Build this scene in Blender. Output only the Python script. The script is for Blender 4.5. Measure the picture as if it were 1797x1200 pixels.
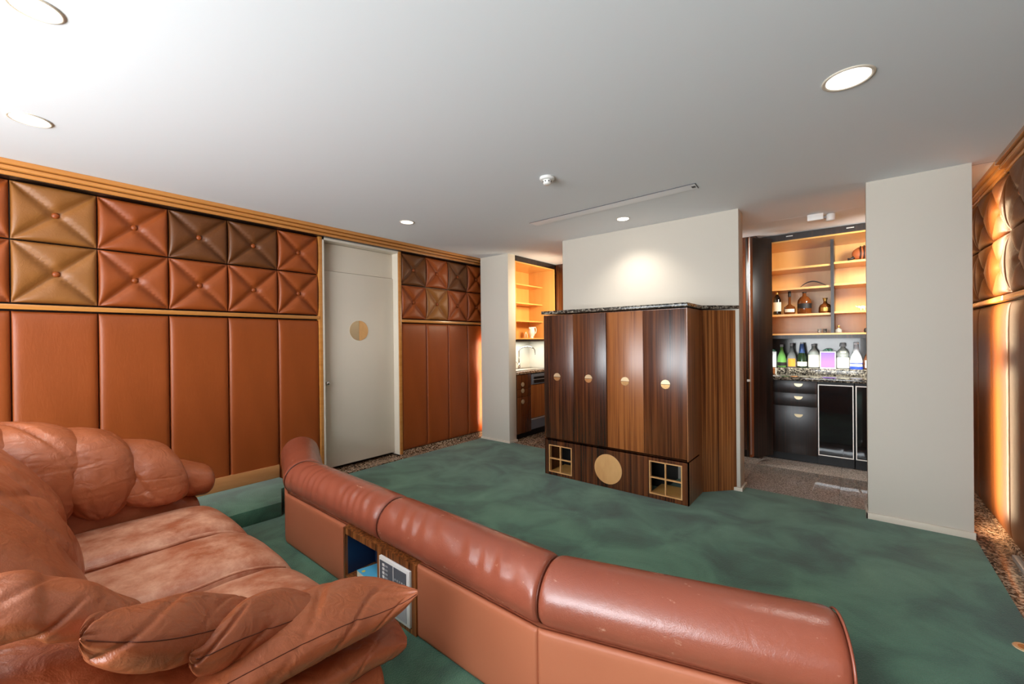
import bpy, bmesh, math, random
from mathutils import Vector, Matrix, noise
random.seed(7)
for o in list(bpy.data.objects): bpy.data.objects.remove(o)
S = bpy.context.scene
COL = S.collection
R = math.radians

# ---------------------------------------------------------------- camera
YAW, PITCH, ROLL, FPX = 0.684859, -0.0029054, -0.0099632, 734.0686
fw = Vector((-math.sin(YAW)*math.cos(PITCH), math.cos(YAW)*math.cos(PITCH), math.sin(PITCH)))
rt = Vector((math.cos(YAW), math.sin(YAW), 0)); up = rt.cross(fw)
r2 = math.cos(ROLL)*rt + math.sin(ROLL)*up; u2 = r2.cross(fw)
cd = bpy.data.cameras.new('camera'); cam = bpy.data.objects.new('camera', cd); COL.objects.link(cam)
m = Matrix.Identity(4)
for i in range(3): m[i][0], m[i][1], m[i][2] = r2[i], u2[i], -fw[i]
m.translation = Vector((0, 0, 1.33)); cam.matrix_world = m
cd.sensor_width = 36; cd.lens = FPX/1797*36; cd.clip_start = 0.02
S.camera = cam

# ---------------------------------------------------------------- view, world, large lights
S.view_settings.view_transform = 'Standard'; S.view_settings.look = 'None'
S.view_settings.exposure = 0.22; S.view_settings.gamma = 1.0; S.view_settings.use_curve_mapping = False
W = bpy.data.worlds.new('world'); S.world = W; W.use_nodes = True
W.node_tree.nodes['Background'].inputs[0].default_value = (0.75, 0.87, 1.0, 1)
W.node_tree.nodes['Background'].inputs[1].default_value = 1.2

def area(name, loc, rot, sx, sy, power, color, parent=None, spread=180):
    l = bpy.data.lights.new(name, 'AREA'); l.shape = 'RECTANGLE'; l.size = sx; l.size_y = sy
    l.energy = power; l.color = color; l.spread = R(spread)
    o = bpy.data.objects.new(name, l); o.location = loc; o.rotation_euler = rot; COL.objects.link(o)
    return o
# area lights at assumed, unseen rear windows, tilted up to brighten the ceiling
area('window_daylight', (-2.55, -2.42, 1.45), (R(108), 0, 0), 2.0, 1.7, 112, (0.92, 0.97, 1.0))
area('window_daylight', (-0.35, -2.42, 1.45), (R(108), 0, 0), 2.0, 1.7, 128, (0.88, 0.95, 1.0))

# unseen fill light added behind the camera to brighten the ceiling
area('uplight', (-2.0, -1.5, 1.5), (R(165), 0, 0), .8, .8, 27, (0.95, 0.98, 1.0))
# fill lights added out of sight behind the stub walls, for shelves and bar
area('nook_lamp', (-2.65, 4.8, 2.0), (0, R(80), 0), .3, .6, 13, (1, .80, .56), spread=120)
area('bar_lamp', (-1.5, 4.75, 2.2), (R(60), 0, R(-40)), .4, .3, 15, (1, .96, .88), spread=115)
area('bar_lamp', (.45, 4.75, 2.2), (R(62), 0, R(25)), .3, .3, 15, (1, .95, .86), spread=115)

# ---------------------------------------------------------------- materials
def srgb(c):
    if isinstance(c, str): c = tuple(int(c[i:i+2], 16) for i in (0, 2, 4))
    return tuple(((v/255)/12.92 if v/255 <= .04045 else ((v/255+.055)/1.055)**2.4) for v in c) + (1,)
def newmat(name):
    mt = bpy.data.materials.new(name); mt.use_nodes = True; nt = mt.node_tree
    return mt, nt, nt.nodes['Principled BSDF']
def N(nt, typ, **kw):
    n = nt.nodes.new(typ)
    for k, v in kw.items():
        if k in n.inputs: n.inputs[k].default_value = v
        else: setattr(n, k, v)
    return n
def coords(nt, scale=(1, 1, 1), kind='Object'):
    tc = N(nt, 'ShaderNodeTexCoord'); mp = N(nt, 'ShaderNodeMapping'); mp.inputs['Scale'].default_value = scale
    nt.links.new(tc.outputs[kind], mp.inputs[0]); return mp.outputs[0]
def ramp(nt, fac, stops):
    r = N(nt, 'ShaderNodeValToRGB'); e = r.color_ramp.elements
    while len(e) < len(stops): e.new(.5)
    for el, (p, c) in zip(e, stops): el.position = p; el.color = srgb(c)
    nt.links.new(fac, r.inputs[0]); return r.outputs[0]
def bump(nt, b, h, strength, dist=0.002, prev=None):
    n = N(nt, 'ShaderNodeBump'); n.inputs['Strength'].default_value = strength; n.inputs['Distance'].default_value = dist
    nt.links.new(h, n.inputs['Height'])
    if prev: nt.links.new(prev, n.inputs['Normal'])
    nt.links.new(n.outputs[0], b.inputs['Normal']); return n.outputs[0]
def plain(name, col, rough=.5, metal=0, emit=0, trans=0, coat=0, ior=1.45):
    mt, nt, b = newmat(name); b.inputs['Base Color'].default_value = srgb(col); b.inputs['Roughness'].default_value = rough
    b.inputs['Metallic'].default_value = metal; b.inputs['IOR'].default_value = ior
    b.inputs['Transmission Weight'].default_value = trans; b.inputs['Coat Weight'].default_value = coat
    # a faint tonal unevenness keeps every surface procedural
    nz = N(nt, 'ShaderNodeTexNoise', Scale=9.0, Detail=3.0); nt.links.new(coords(nt), nz.inputs['Vector'])
    mx = N(nt, 'ShaderNodeMapRange'); mx.inputs['To Min'].default_value = max(0, rough-.04); mx.inputs['To Max'].default_value = rough+.04
    nt.links.new(nz.outputs[0], mx.inputs[0]); nt.links.new(mx.outputs[0], b.inputs['Roughness'])
    if emit:
        b.inputs['Emission Color'].default_value = srgb(col); b.inputs['Emission Strength'].default_value = emit
    return mt
def leather(name, c1, c2, rough=.4, grain=.25, crease=.3, worn=None, wscale=3., stretch=(1, 1, 1), wpos=(.52, .66), spec=.4, ridge=0):
    mt, nt, b = newmat(name); v = coords(nt)
    nz = N(nt, 'ShaderNodeTexNoise', Scale=2.2, Detail=4.0); nt.links.new(v, nz.inputs['Vector'])
    c = ramp(nt, nz.outputs[0], [(.3, c1), (.7, c2)])
    if worn:
        vs = coords(nt, stretch)
        n2 = N(nt, 'ShaderNodeTexNoise', Scale=wscale, Detail=9.0, Roughness=.68); nt.links.new(vs, n2.inputs['Vector'])
        f = N(nt, 'ShaderNodeMapRange'); f.inputs['From Min'].default_value = wpos[0]; f.inputs['From Max'].default_value = wpos[1]
        nt.links.new(n2.outputs[0], f.inputs[0])
        mx = N(nt, 'ShaderNodeMix', data_type='RGBA'); nt.links.new(f.outputs[0], mx.inputs[0])
        nt.links.new(c, mx.inputs[6]); mx.inputs[7].default_value = srgb(worn); c = mx.outputs[2]
    nt.links.new(c, b.inputs['Base Color']); b.inputs['Roughness'].default_value = rough
    b.inputs['Specular IOR Level'].default_value = spec
    vo = N(nt, 'ShaderNodeTexVoronoi', Scale=330.0); nt.links.new(v, vo.inputs['Vector'])
    n1 = bump(nt, b, vo.outputs[0], grain, .0006)
    if crease:
        n3 = N(nt, 'ShaderNodeTexNoise', Scale=16.0, Detail=5.0, Distortion=1.2); nt.links.new(v, n3.inputs['Vector'])
        n1 = bump(nt, b, n3.outputs[0], crease, .006, n1)
    if ridge:
        # fine pulled wrinkles: thin valleys where a warped noise crosses its middle value
        v4 = coords(nt, (1.0, .4, 1.8)); n4 = N(nt, 'ShaderNodeTexNoise', Scale=5.0, Detail=2.0, Roughness=.45, Distortion=.2); nt.links.new(v4, n4.inputs['Vector'])
        s4 = N(nt, 'ShaderNodeMath', operation='SUBTRACT'); s4.inputs[1].default_value = .5; nt.links.new(n4.outputs[0], s4.inputs[0])
        a4 = N(nt, 'ShaderNodeMath', operation='ABSOLUTE'); nt.links.new(s4.outputs[0], a4.inputs[0])
        m4 = N(nt, 'ShaderNodeMapRange', interpolation_type='SMOOTHSTEP'); m4.inputs['From Max'].default_value = .06; nt.links.new(a4.outputs[0], m4.inputs[0])
        bump(nt, b, m4.outputs[0], ridge, .010, n1)
    return mt
def wood(name, stops, scale=(42, 42, 1.1), rough=.18, coat=.5, axis=None, dist=0.0, big=None):
    mt, nt, b = newmat(name); v = coords(nt, scale)
    nz = N(nt, 'ShaderNodeTexNoise', Scale=1.0, Detail=6.0, Roughness=.62, Distortion=dist); nt.links.new(v, nz.inputs['Vector'])
    f = nz.outputs[0]
    if big:
        v2 = coords(nt, big); n2 = N(nt, 'ShaderNodeTexNoise', Scale=1.0, Detail=2.0); nt.links.new(v2, n2.inputs['Vector'])
        mx = N(nt, 'ShaderNodeMath', operation='MULTIPLY_ADD'); nt.links.new(n2.outputs[0], mx.inputs[0]); mx.inputs[1].default_value = .55
        m2 = N(nt, 'ShaderNodeMath', operation='MULTIPLY'); nt.links.new(f, m2.inputs[0]); m2.inputs[1].default_value = .62
        nt.links.new(m2.outputs[0], mx.inputs[2]); f = mx.outputs[0]
    nt.links.new(ramp(nt, f, stops), b.inputs['Base Color'])
    b.inputs['Roughness'].default_value = rough; b.inputs['Coat Weight'].default_value = coat; b.inputs['Coat Roughness'].default_value = .22
    bump(nt, b, nz.outputs[0], .05, .001)
    return mt
def granite(name, stops, scale=70., rough=.12):
    mt, nt, b = newmat(name); v = coords(nt)
    vo = N(nt, 'ShaderNodeTexVoronoi', Scale=scale, Randomness=1.0); nt.links.new(v, vo.inputs['Vector'])
    nz = N(nt, 'ShaderNodeTexNoise', Scale=scale*.55, Detail=6.0); nt.links.new(v, nz.inputs['Vector'])
    mx = N(nt, 'ShaderNodeMix', data_type='FLOAT'); mx.inputs[0].default_value = .6
    sp = N(nt, 'ShaderNodeSeparateColor'); nt.links.new(vo.outputs['Color'], sp.inputs[0])
    nt.links.new(sp.outputs[0], mx.inputs[2]); nt.links.new(nz.outputs[0], mx.inputs[3])
    nt.links.new(ramp(nt, mx.outputs[0], stops), b.inputs['Base Color']); b.inputs['Roughness'].default_value = rough
    return mt
M = {}
M['paint'] = plain('white_wall_paint', (208, 199, 185), .85)
M['ceil'] = plain('ceiling_paint', (234, 237, 240), .9)
M['cover'] = plain('slot_cover_white', (246, 247, 250), .5)
M['white'] = plain('white_satin', (218, 206, 188), .45)
M['whitegloss'] = plain('white_plastic', (235, 233, 228), .35)
M['wall_leather'] = leather('wall_leather', (140, 66, 22), (150, 72, 27), .42, .2, .12)
M['wall_leather_gold'] = leather('wall_leather_gold', (136, 84, 36), (146, 92, 42), .42, .2, .2)
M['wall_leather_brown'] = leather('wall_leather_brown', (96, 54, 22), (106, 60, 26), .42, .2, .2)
M['roll'] = leather('barrier_roll_leather', (144, 74, 54), (156, 84, 62), .27, .3, .22, worn=(206, 150, 124), wscale=18., wpos=(.64, .72), stretch=(.5, 1, 1), spec=.7)
M['barrier'] = leather('barrier_panel_leather', (176, 102, 70), (182, 108, 76), .5, .2, 0)
M['sofa'] = leather('sofa_leather', (156, 84, 50), (174, 98, 62), .34, .35, .8, ridge=.16, spec=.55)
M['seat'] = leather('worn_seat_leather', (164, 92, 60), (174, 102, 70), .42, .3, .35, ridge=.08, spec=.5, worn=(216, 162, 132), wscale=8., wpos=(.38, .68))
M['piping'] = leather('sofa_piping', (92, 44, 28), (104, 50, 32), .4, .2, 0)
M['maple'] = wood('maple', [(.25, (214, 154, 76)), (.75, (228, 172, 96))], scale=(9, 9, .7), rough=.32, coat=.2)
M['maple_trim'] = wood('maple_trim', [(.25, (186, 118, 52)), (.75, (208, 142, 74))], scale=(1.2, 1.2, 30), rough=.25, coat=.3)
ROSE = [(.34, (26, 10, 5)), (.46, (60, 27, 12)), (.55, (92, 46, 20)), (.66, (132, 76, 36))]
M['rosewood'] = wood('rosewood', [(.36, (22, 9, 5)), (.48, (48, 22, 11)), (.57, (76, 38, 18)), (.7, (112, 62, 30))], scale=(55, 55, .9), rough=.27, coat=.35, big=(4, 4, .5))
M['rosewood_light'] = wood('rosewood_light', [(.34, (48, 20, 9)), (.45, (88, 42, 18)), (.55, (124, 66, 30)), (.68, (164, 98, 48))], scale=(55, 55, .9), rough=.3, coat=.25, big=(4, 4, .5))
M['rosewood_side'] = wood('rosewood_side', [(.34, (74, 34, 15)), (.45, (116, 64, 30)), (.55, (152, 92, 46)), (.68, (184, 122, 68))], scale=(60, 60, .6), rough=.3, coat=.3)
M['blackwood'] = wood('dark_rosewood', [(.4, (14, 8, 6)), (.55, (30, 17, 12)), (.7, (58, 32, 20))], scale=(50, 50, .8), rough=.36, coat=.12)
M['zebrano'] = wood('zebrano', [(.38, (66, 30, 12)), (.5, (128, 70, 32)), (.62, (176, 112, 60))], scale=(90, 90, 1.2), rough=.3, coat=.2)
M['burl'] = wood('maple_burl', [(.3, (206, 150, 92)), (.7, (226, 176, 116))], scale=(8, 8, 3), rough=.35, coat=.2)
M['plinth'] = wood('plinth_maple', [(.3, (198, 134, 80)), (.7, (216, 154, 98))], scale=(2, 2, 14), rough=.35, coat=.2)
M['brass'] = plain('brass', (214, 176, 120), .25, .9)
M['brass_bright'] = plain('brass_bright', (236, 214, 172), .3, .7)
M['granite'] = granite('brown_granite', [(.25, (22, 18, 16)), (.42, (96, 70, 50)), (.55, (166, 132, 104)), (.72, (206, 182, 158))], 95, .16)
M['granite_floor'] = granite('polished_granite_floor', [(.2, (60, 54, 50)), (.42, (132, 122, 112)), (.6, (172, 162, 152)), (.8, (196, 188, 180))], 170, .05)
M['granite_dark'] = granite('dark_granite', [(.3, (18, 17, 15)), (.48, (74, 68, 60)), (.62, (128, 120, 106)), (.8, (176, 168, 152))], 85, .15)
M['black'] = plain('black_void', (10, 9, 9), .5)
M['blackgloss'] = plain('black_gloss', (16, 15, 16), .07, coat=.6)
M['steel'] = plain('chrome', (200, 200, 198), .12, 1)
M['alu'] = plain('brushed_aluminium', (208, 204, 198), .35, .6)
M['grey'] = plain('grey_panel', (96, 98, 104), .5)
M['lightgrey'] = plain('light_grey', (170, 170, 172), .5)
M['splash'] = plain('white_glass_splashback', (222, 222, 210), .12, coat=.5)
M['mirror'] = plain('grey_mirror_splashback', (60, 56, 52), .16, .4, coat=.3)
M['lamp'] = plain('lamp_lens', (255, 246, 232), .5, emit=9)
M['lampdim'] = plain('lamp_lens_dim', (255, 248, 238), .5, emit=1.6)
M['tube'] = plain('warm_tube', (255, 190, 120), .5, emit=6)
M['blue'] = plain('blue_back_board', (30, 58, 96), .35)
M['bookblue'] = plain('book_cover_blue', (96, 186, 226), .35)
M['paper'] = plain('page_edges', (226, 216, 190), .8)
M['yellow'] = plain('yellow_print', (220, 200, 90), .5)
M['glassclear'] = plain('clear_glass', (250, 252, 250), .02, trans=.85, ior=1.3)
M['glassgreen'] = plain('green_glass', (120, 178, 92), .08, trans=.35)
M['glassdkgreen'] = plain('dark_green_glass', (30, 48, 28), .06, coat=.5)
M['glassamber'] = plain('amber_spirit', (128, 70, 32), .06, trans=.35)
M['glasswine'] = plain('wine_glass', (20, 14, 12), .06, coat=.6)
M['glassgrey'] = plain('smoky_glass', (204, 208, 200), .08, trans=.45)
M['orange'] = plain('orange_label', (226, 138, 48), .5)
M['cream'] = plain('cream_label', (232, 226, 204), .6)
M['labelblack'] = plain('black_label', (32, 28, 26), .5)
M['gold'] = plain('gold_foil', (196, 152, 80), .3, .7)
M['bluefoil'] = plain('blue_foil', (96, 126, 190), .3, .3)
M['bluelabel'] = plain('blue_label', (46, 74, 170), .4)
M['mint'] = plain('mint_ribbon', (150, 226, 196), .4)
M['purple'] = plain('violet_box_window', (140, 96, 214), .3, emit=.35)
M['whitebottle'] = plain('white_bottle', (244, 244, 246), .2, coat=.5)
M['porcelain'] = plain('porcelain', (240, 232, 222), .15, coat=.6)
M['terracotta'] = plain('brown_flask', (158, 84, 44), .4)
M['rubber'] = plain('dark_strap', (36, 28, 24), .5)
M['glass_pane'] = plain('window_glass', (255, 255, 255), .0, trans=1, ior=1.02)
def carpet_mat():
    mt, nt, b = newmat('green_carpet'); v = coords(nt, (1, 1, 1))
    n1 = N(nt, 'ShaderNodeTexNoise', Scale=2.6, Detail=5.0, Roughness=.55, Distortion=.6); nt.links.new(v, n1.inputs['Vector'])
    c = ramp(nt, n1.outputs[0], [(.34, (34, 82, 62)), (.45, (54, 108, 84)), (.55, (74, 130, 102)), (.7, (94, 148, 118))])
    n2 = N(nt, 'ShaderNodeTexNoise', Scale=260.0, Detail=2.0); nt.links.new(v, n2.inputs['Vector'])
    mx = N(nt, 'ShaderNodeMix', data_type='RGBA', blend_type='MULTIPLY'); mx.inputs[0].default_value = .5
    nt.links.new(c, mx.inputs[6]); nt.links.new(ramp(nt, n2.outputs[0], [(.3, (150, 150, 150)), (.7, (255, 255, 255))]), mx.inputs[7])
    nt.links.new(mx.outputs[2], b.inputs['Base Color']); b.inputs['Roughness'].default_value = .95
    b.inputs['Sheen Weight'].default_value = .25; b.inputs['Sheen Roughness'].default_value = .6
    vo = N(nt, 'ShaderNodeTexVoronoi', Scale=150.0); nt.links.new(v, vo.inputs['Vector'])
    bump(nt, b, vo.outputs[0], .5, .004)
    return mt
M['carpet'] = carpet_mat()

# ---------------------------------------------------------------- mesh helpers
def wloc(p):
    v = Vector((0, 0, 0))
    while p: v += p.location; p = p.parent
    return v
def mk(name, verts, faces, mat, parent=None, smooth=False, origin=None, mats=None, fm=None):
    """verts in world space; origin = where the object's own origin sits (top level only)"""
    if parent is not None: off = wloc(parent); loc = Vector((0, 0, 0))
    else:
        off = Vector(origin) if origin is not None else Vector((0, 0, 0)); loc = off
    me = bpy.data.meshes.new(name)
    me.from_pydata([tuple(Vector(v)-off) for v in verts], [], faces)
    for mm in ([mat] if mats is None else mats): me.materials.append(M[mm] if isinstance(mm, str) else mm)
    if fm:
        for p, k in zip(me.polygons, fm): p.material_index = k
    if smooth: me.shade_smooth()
    o = bpy.data.objects.new(name, me); COL.objects.link(o); o.location = loc
    if parent is not None: o.parent = parent
    return o
def tag(o, label, cat, group=None):
    o['label'] = label; o['category'] = cat
    if group: o['group'] = group
    return o
def struct(o): o['kind'] = 'structure'; return o
def thing(name, label, cat, loc, group=None):
    o = bpy.data.objects.new(name, None); COL.objects.link(o); o.location = loc; o.empty_display_size = .05
    return tag(o, label, cat, group)
class MB:
    def __init__(s): s.v = []; s.f = []
    def box(s, x0, x1, y0, y1, z0, z1):
        x0, x1 = sorted((x0, x1)); y0, y1 = sorted((y0, y1)); z0, z1 = sorted((z0, z1))
        n = len(s.v)
        s.v += [(x0,y0,z0),(x1,y0,z0),(x1,y1,z0),(x0,y1,z0),(x0,y0,z1),(x1,y0,z1),(x1,y1,z1),(x0,y1,z1)]
        s.f += [(n,n+3,n+2,n+1),(n+4,n+5,n+6,n+7),(n,n+1,n+5,n+4),(n+1,n+2,n+6,n+5),(n+2,n+3,n+7,n+6),(n+3,n,n+4,n+7)]
        return s
    def prism(s, poly, z0, z1):
        n = len(s.v); k = len(poly)
        s.v += [(x, y, z0) for x, y in poly] + [(x, y, z1) for x, y in poly]
        s.f += [tuple(n+i for i in range(k))[::-1], tuple(n+k+i for i in range(k))]
        s.f += [(n+i, n+(i+1) % k, n+k+(i+1) % k, n+k+i) for i in range(k)]
        return s
    def disc(s, c, nrm, r, t, k=40, r2=None):
        nrm = Vector(nrm).normalized(); a = nrm.orthogonal().normalized(); b = nrm.cross(a); c = Vector(c)
        n = len(s.v); rr = r if r2 is None else r2
        s.v += [tuple(c + r*(a*math.cos(2*math.pi*i/k)+b*math.sin(2*math.pi*i/k))) for i in range(k)]
        s.v += [tuple(c + nrm*t + rr*(a*math.cos(2*math.pi*i/k)+b*math.sin(2*math.pi*i/k))) for i in range(k)]
        s.f += [tuple(n+i for i in range(k))[::-1], tuple(n+k+i for i in range(k))]
        s.f += [(n+i, n+(i+1) % k, n+k+(i+1) % k, n+k+i) for i in range(k)]
        return s
    def tube(s, pts, r, k=10):
        pts = [Vector(p) for p in pts]; n0 = len(s.v); a = None
        for i, p in enumerate(pts):
            t = (pts[min(i+1, len(pts)-1)] - pts[max(i-1, 0)]).normalized()
            a = t.orthogonal().normalized() if a is None else (a - t*a.dot(t)).normalized()
            b = t.cross(a); rr = r[i] if isinstance(r, (list, tuple)) else r
            s.v += [tuple(p + rr*(a*math.cos(2*math.pi*j/k)+b*math.sin(2*math.pi*j/k))) for j in range(k)]
        for i in range(len(pts)-1):
            for j in range(k):
                s.f.append((n0+i*k+j, n0+i*k+(j+1) % k, n0+(i+1)*k+(j+1) % k, n0+(i+1)*k+j))
        s.f.append(tuple(n0+j for j in range(k))[::-1]); m_ = n0+(len(pts)-1)*k
        s.f.append(tuple(m_+j for j in range(k)))
        return s
    def lathe(s, c, prof, k=28, sy=1.0):
        n0 = len(s.v); c = Vector(c)
        for r, z in prof:
            s.v += [(c.x+r*math.cos(2*math.pi*j/k), c.y+r*sy*math.sin(2*math.pi*j/k), c.z+z) for j in range(k)]
        for i in range(len(prof)-1):
            for j in range(k):
                s.f.append((n0+i*k+j, n0+i*k+(j+1) % k, n0+(i+1)*k+(j+1) % k, n0+(i+1)*k+j))
        s.f.append(tuple(n0+j for j in range(k))[::-1]); m_ = n0+(len(prof)-1)*k
        s.f.append(tuple(m_+j for j in range(k)))
        return s
    def build(s, name, mat, parent=None, smooth=False, bevel=0, seg=2, origin=None, angle=None):
        o = mk(name, s.v, s.f, mat, parent, False, origin)
        if bevel:
            bm = bmesh.new(); bm.from_mesh(o.data)
            bmesh.ops.bevel(bm, geom=[e for e in bm.edges], offset=bevel, segments=seg, affect='EDGES', profile=.5, clamp_overlap=True)
            bm.to_mesh(o.data); bm.free()
        if smooth: o.data.shade_smooth()
        if angle or (bevel and not smooth):
            o.data.shade_smooth(); o.data.set_sharp_from_angle(angle=R(angle or 35))
        return o
def bx(name, mat, parent, x0, x1, y0, y1, z0, z1, bevel=0, origin=None):
    return MB().box(x0, x1, y0, y1, z0, z1).build(name, mat, parent, bevel=bevel, origin=origin)
def copytree(o, loc=None):
    c = o.copy(); COL.objects.link(c)
    if loc is not None: c.location = loc
    for ch in list(o.children):
        d = ch.copy(); COL.objects.link(d); d.parent = c
        for g in list(ch.children):
            e = g.copy(); COL.objects.link(e); e.parent = d
    return c

def sg(a, p): return math.copysign(abs(a)**p, a)
def crom(P, t):
    n = len(P)-1; x = t*n; i = min(int(x), n-1); u = x-i
    p0 = P[max(i-1, 0)]; p1 = P[i]; p2 = P[i+1]; p3 = P[min(i+2, n)]
    return [.5*((2*b)+(-a+c)*u+(2*a-5*b+4*c-d)*u*u+(-a+3*b-3*c+d)*u**3) for a, b, c, d in zip(p0, p1, p2, p3)]
def loft(name, mat, parent, st, ns=90, nt=80, pc=1.0, ps=1.0, wr=0.0, wf=9, edge=0.0, caps=True, seed=0, origin=None, noise_amp=0.0, round_ends=True, endpow=.5, wrap=.16, fold=1.0, fn_=11, seam=None):
    """st: control stations (C, W, T): centre, half-width vector, half-thickness vector.
    pc/ps shape the section (1 = ellipse, <1 boxy, ps>1 pointed lens); wr = gathered wrinkles near the ends."""
    ctl = [list(c)+list(w)+list(t) for c, w, t in st]
    V = []; F = []
    rnd = random.Random(seed); ph = [rnd.uniform(0, 6.28) for _ in range(8)]
    off = Vector((seed*3.1, seed*1.7, 0))
    for i in range(ns+1):
        s = i/ns
        # denser stations near the ends so that they round off
        s2 = .5-.5*math.cos(math.pi*s) if round_ends else s
        q = crom(ctl, s2); C = Vector(q[:3]); Wv = Vector(q[3:6]); T = Vector(q[6:9])
        e = min(s2, 1-s2); k = 1.0
        if round_ends:
            k = (1-(1-min(1, e/wrap))**2)**endpow
            k = max(k, .02)
        ee = math.exp(-(e/.22)**2)
        for j in range(nt):
            th = 2*math.pi*j/nt; c, sn = math.cos(th), math.sin(th)
            P = C + Wv*k*sg(c, pc) + T*k*sg(sn, ps)
            rad = (Wv*c + T*sn)
            rl = rad.length or 1; rad = rad/rl
            d = 0
            if wr:
                # gathers: rounded crests, sharp valleys, strongest at the two ends
                wob = noise.noise((P+off)*6)*2.2
                g = abs(math.sin(wf*.5*th+ph[0]+wob))**.55*.8 + abs(math.sin(wf*.85*th+ph[1]-wob*1.3+3*s))**.6*.5 - .8
                d += wr*ee*g*min(1, k*1.1)
                # long diagonal tension folds
                q2 = noise.noise((P+off)*2.3)
                d -= fold*wr*max(0, 1-abs(math.sin(fn_*s+1.6*th+ph[3]+2.5*q2))*2.6)**1.5*max(0, .5+1.6*noise.noise((P+off)*3.1+Vector((9, 0, 0))))*k
            if noise_amp:
                d += noise_amp*noise.noise((P+off)*5.5) + noise_amp*.5*noise.noise((P+off)*13)
            if edge: d -= edge*(math.exp(-((abs(c)-1)/.012)**2))
            V.append(P+rad*d)
    for i in range(ns):
        for j in range(nt):
            F.append((i*nt+j, i*nt+(j+1) % nt, (i+1)*nt+(j+1) % nt, (i+1)*nt+j))
    F.append(tuple(range(nt))[::-1]); F.append(tuple(ns*nt+j for j in range(nt)))
    o = mk(name, V, F, mat, parent, True, origin)
    bm = bmesh.new(); bm.from_mesh(o.data); bmesh.ops.recalc_face_normals(bm, faces=bm.faces); bm.to_mesh(o.data); bm.free()
    o.data.shade_smooth()
    if seam:
        for th0, a, b in seam:
            j = int(th0/(2*math.pi)*nt) % nt
            MB().tube([V[i*nt+j] for i in range(int(a*ns), int(b*ns)+1)], .0013, 6).build('seam', 'piping', o, smooth=True)
    return o
def cushion(nx, ny, fn):
    """closed pillow from fn(u,v,side) -> point; u,v in [-1,1]"""
    V = []; F = []; idx = {}
    for sd in (1, -1):
        for i in range(nx+1):
            for j in range(ny+1):
                b = i in (0, nx) or j in (0, ny)
                key = (i, j, 0 if b else sd)
                if key not in idx:
                    u = math.sin((i/nx-.5)*math.pi); v = math.sin((j/ny-.5)*math.pi)
                    idx[key] = len(V); V.append(fn(u, v, 0 if b else sd))
        for i in range(nx):
            for j in range(ny):
                q = []
                for a, c in ((i, j), (i+1, j), (i+1, j+1), (i, j+1)):
                    b = a in (0, nx) or c in (0, ny)
                    q.append(idx[(a, c, 0 if b else sd)])
                F.append(tuple(q) if sd == 1 else tuple(q[::-1]))
    return V, F

# ================================================================ SETTING
XL, XR, YB = -4.06, 0.75, -2.5        # left leather face, right leather face, back wall
H = 2.4623
# floor: granite slabs, carpet on top
fl = struct(bx('floor', 'black', None, -4.35, 1.0, -2.7, 6.2, -.12, -.006))
def slab(x0, x1, y0, y1, mat='granite_floor'):
    return bx('granite_slab', mat, fl, x0+.001, x1-.001, y0+.001, y1-.001, -.03, 0, bevel=.0012)
ys = [YB, -.37, 1.13, 2.63, 4.128, 5.95]
for a, b in zip(ys[:-1], ys[1:]): slab(.61, .80, a, b, 'granite')
for a, b in zip([1.62, 2.10, 2.84, 3.50, 4.21], [2.10, 2.84, 3.50, 4.21, 5.3]): slab(-4.2, -3.96, a, b, 'granite')
xs = [-3.96, -3.2, -2.4, -1.6, -.8, -.10, .61]
for a, b in zip(xs[:-1], xs[1:]):
    slab(a, b, 4.19, 5.05, 'granite' if a < -3 else 'granite_floor'); slab(a, b, 5.05, 5.95, 'granite' if a < -3 else 'granite_floor')
cp = [(-3.96, YB), (.61, YB), (.61, 3.995), (.075, 4.16), (.075, 4.19), (-3.96, 4.215)]
carpet = tag(MB().prism(cp, -.005, .004).build('carpet', 'carpet', None), 'wall to wall green carpet with brushed dark patches', 'carpet')
ceil = struct(bx('ceiling', 'ceil', None, -4.35, 1.0, -2.7, 4.741, H, H+.1))
ceil2 = struct(bx('ceiling', 'ceil', None, -4.35, 1.0, 4.745, 6.2, H, H+.1))
struct(bx('trim_1', 'grey', None, .614, .77, 4.088, 4.091, H-.001, H+.001))
wl = struct(bx('wall_left', 'blackwood', None, -4.35, -4.105, -2.7, 2.0, 0, H))
bx('wall_section', 'blackwood', wl, -4.35, -4.105, 2.93, 6.2, 0, H)
bx('wall_section', 'blackwood', wl, -4.35, -4.22, 2.0, 2.93, 0, H)
wr_ = struct(bx('wall_right', 'blackwood', None, .795, 1.0, -2.7, 6.2, 0, H))
wb_ = struct(MB().box(-4.35, 1, -2.7, -2.52, 0, .35).box(-4.35, 1, -2.7, -2.52, 2.4, H).box(-4.35, -3.65, -2.7, -2.52, .35, 2.4)
    .box(-1.5, -1.4, -2.7, -2.52, .35, 2.4).box(.7, 1, -2.7, -2.52, .35, 2.4).build('wall_back', 'paint', None))
for k, (a, b) in enumerate(((-3.65, -1.5), (-1.4, .7))):  # assumed windows in the unseen rear wall, added for light from behind
    w = struct(MB().box(a, b, -2.66, -2.6, .35, .41).box(a, b, -2.66, -2.6, 2.34, 2.4).box(a, a+.06, -2.66, -2.6, .41, 2.34)
        .box(b-.06, b, -2.66, -2.6, .41, 2.34).box((a+b)/2-.03, (a+b)/2+.03, -2.66, -2.6, .41, 2.34).build('window_%d' % (k+1), 'white', None))
    for q in (0, 1):
        x0 = a+.06 if q == 0 else (a+b)/2+.03; x1 = (a+b)/2-.03 if q == 0 else b-.06
        bx('pane', 'glass_pane', w, x0, x1, -2.635, -2.628, .41, 2.34)
struct(bx('wall_far', 'blackwood', None, -4.35, 1.0, 6.06, 6.2, 0, H))

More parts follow.
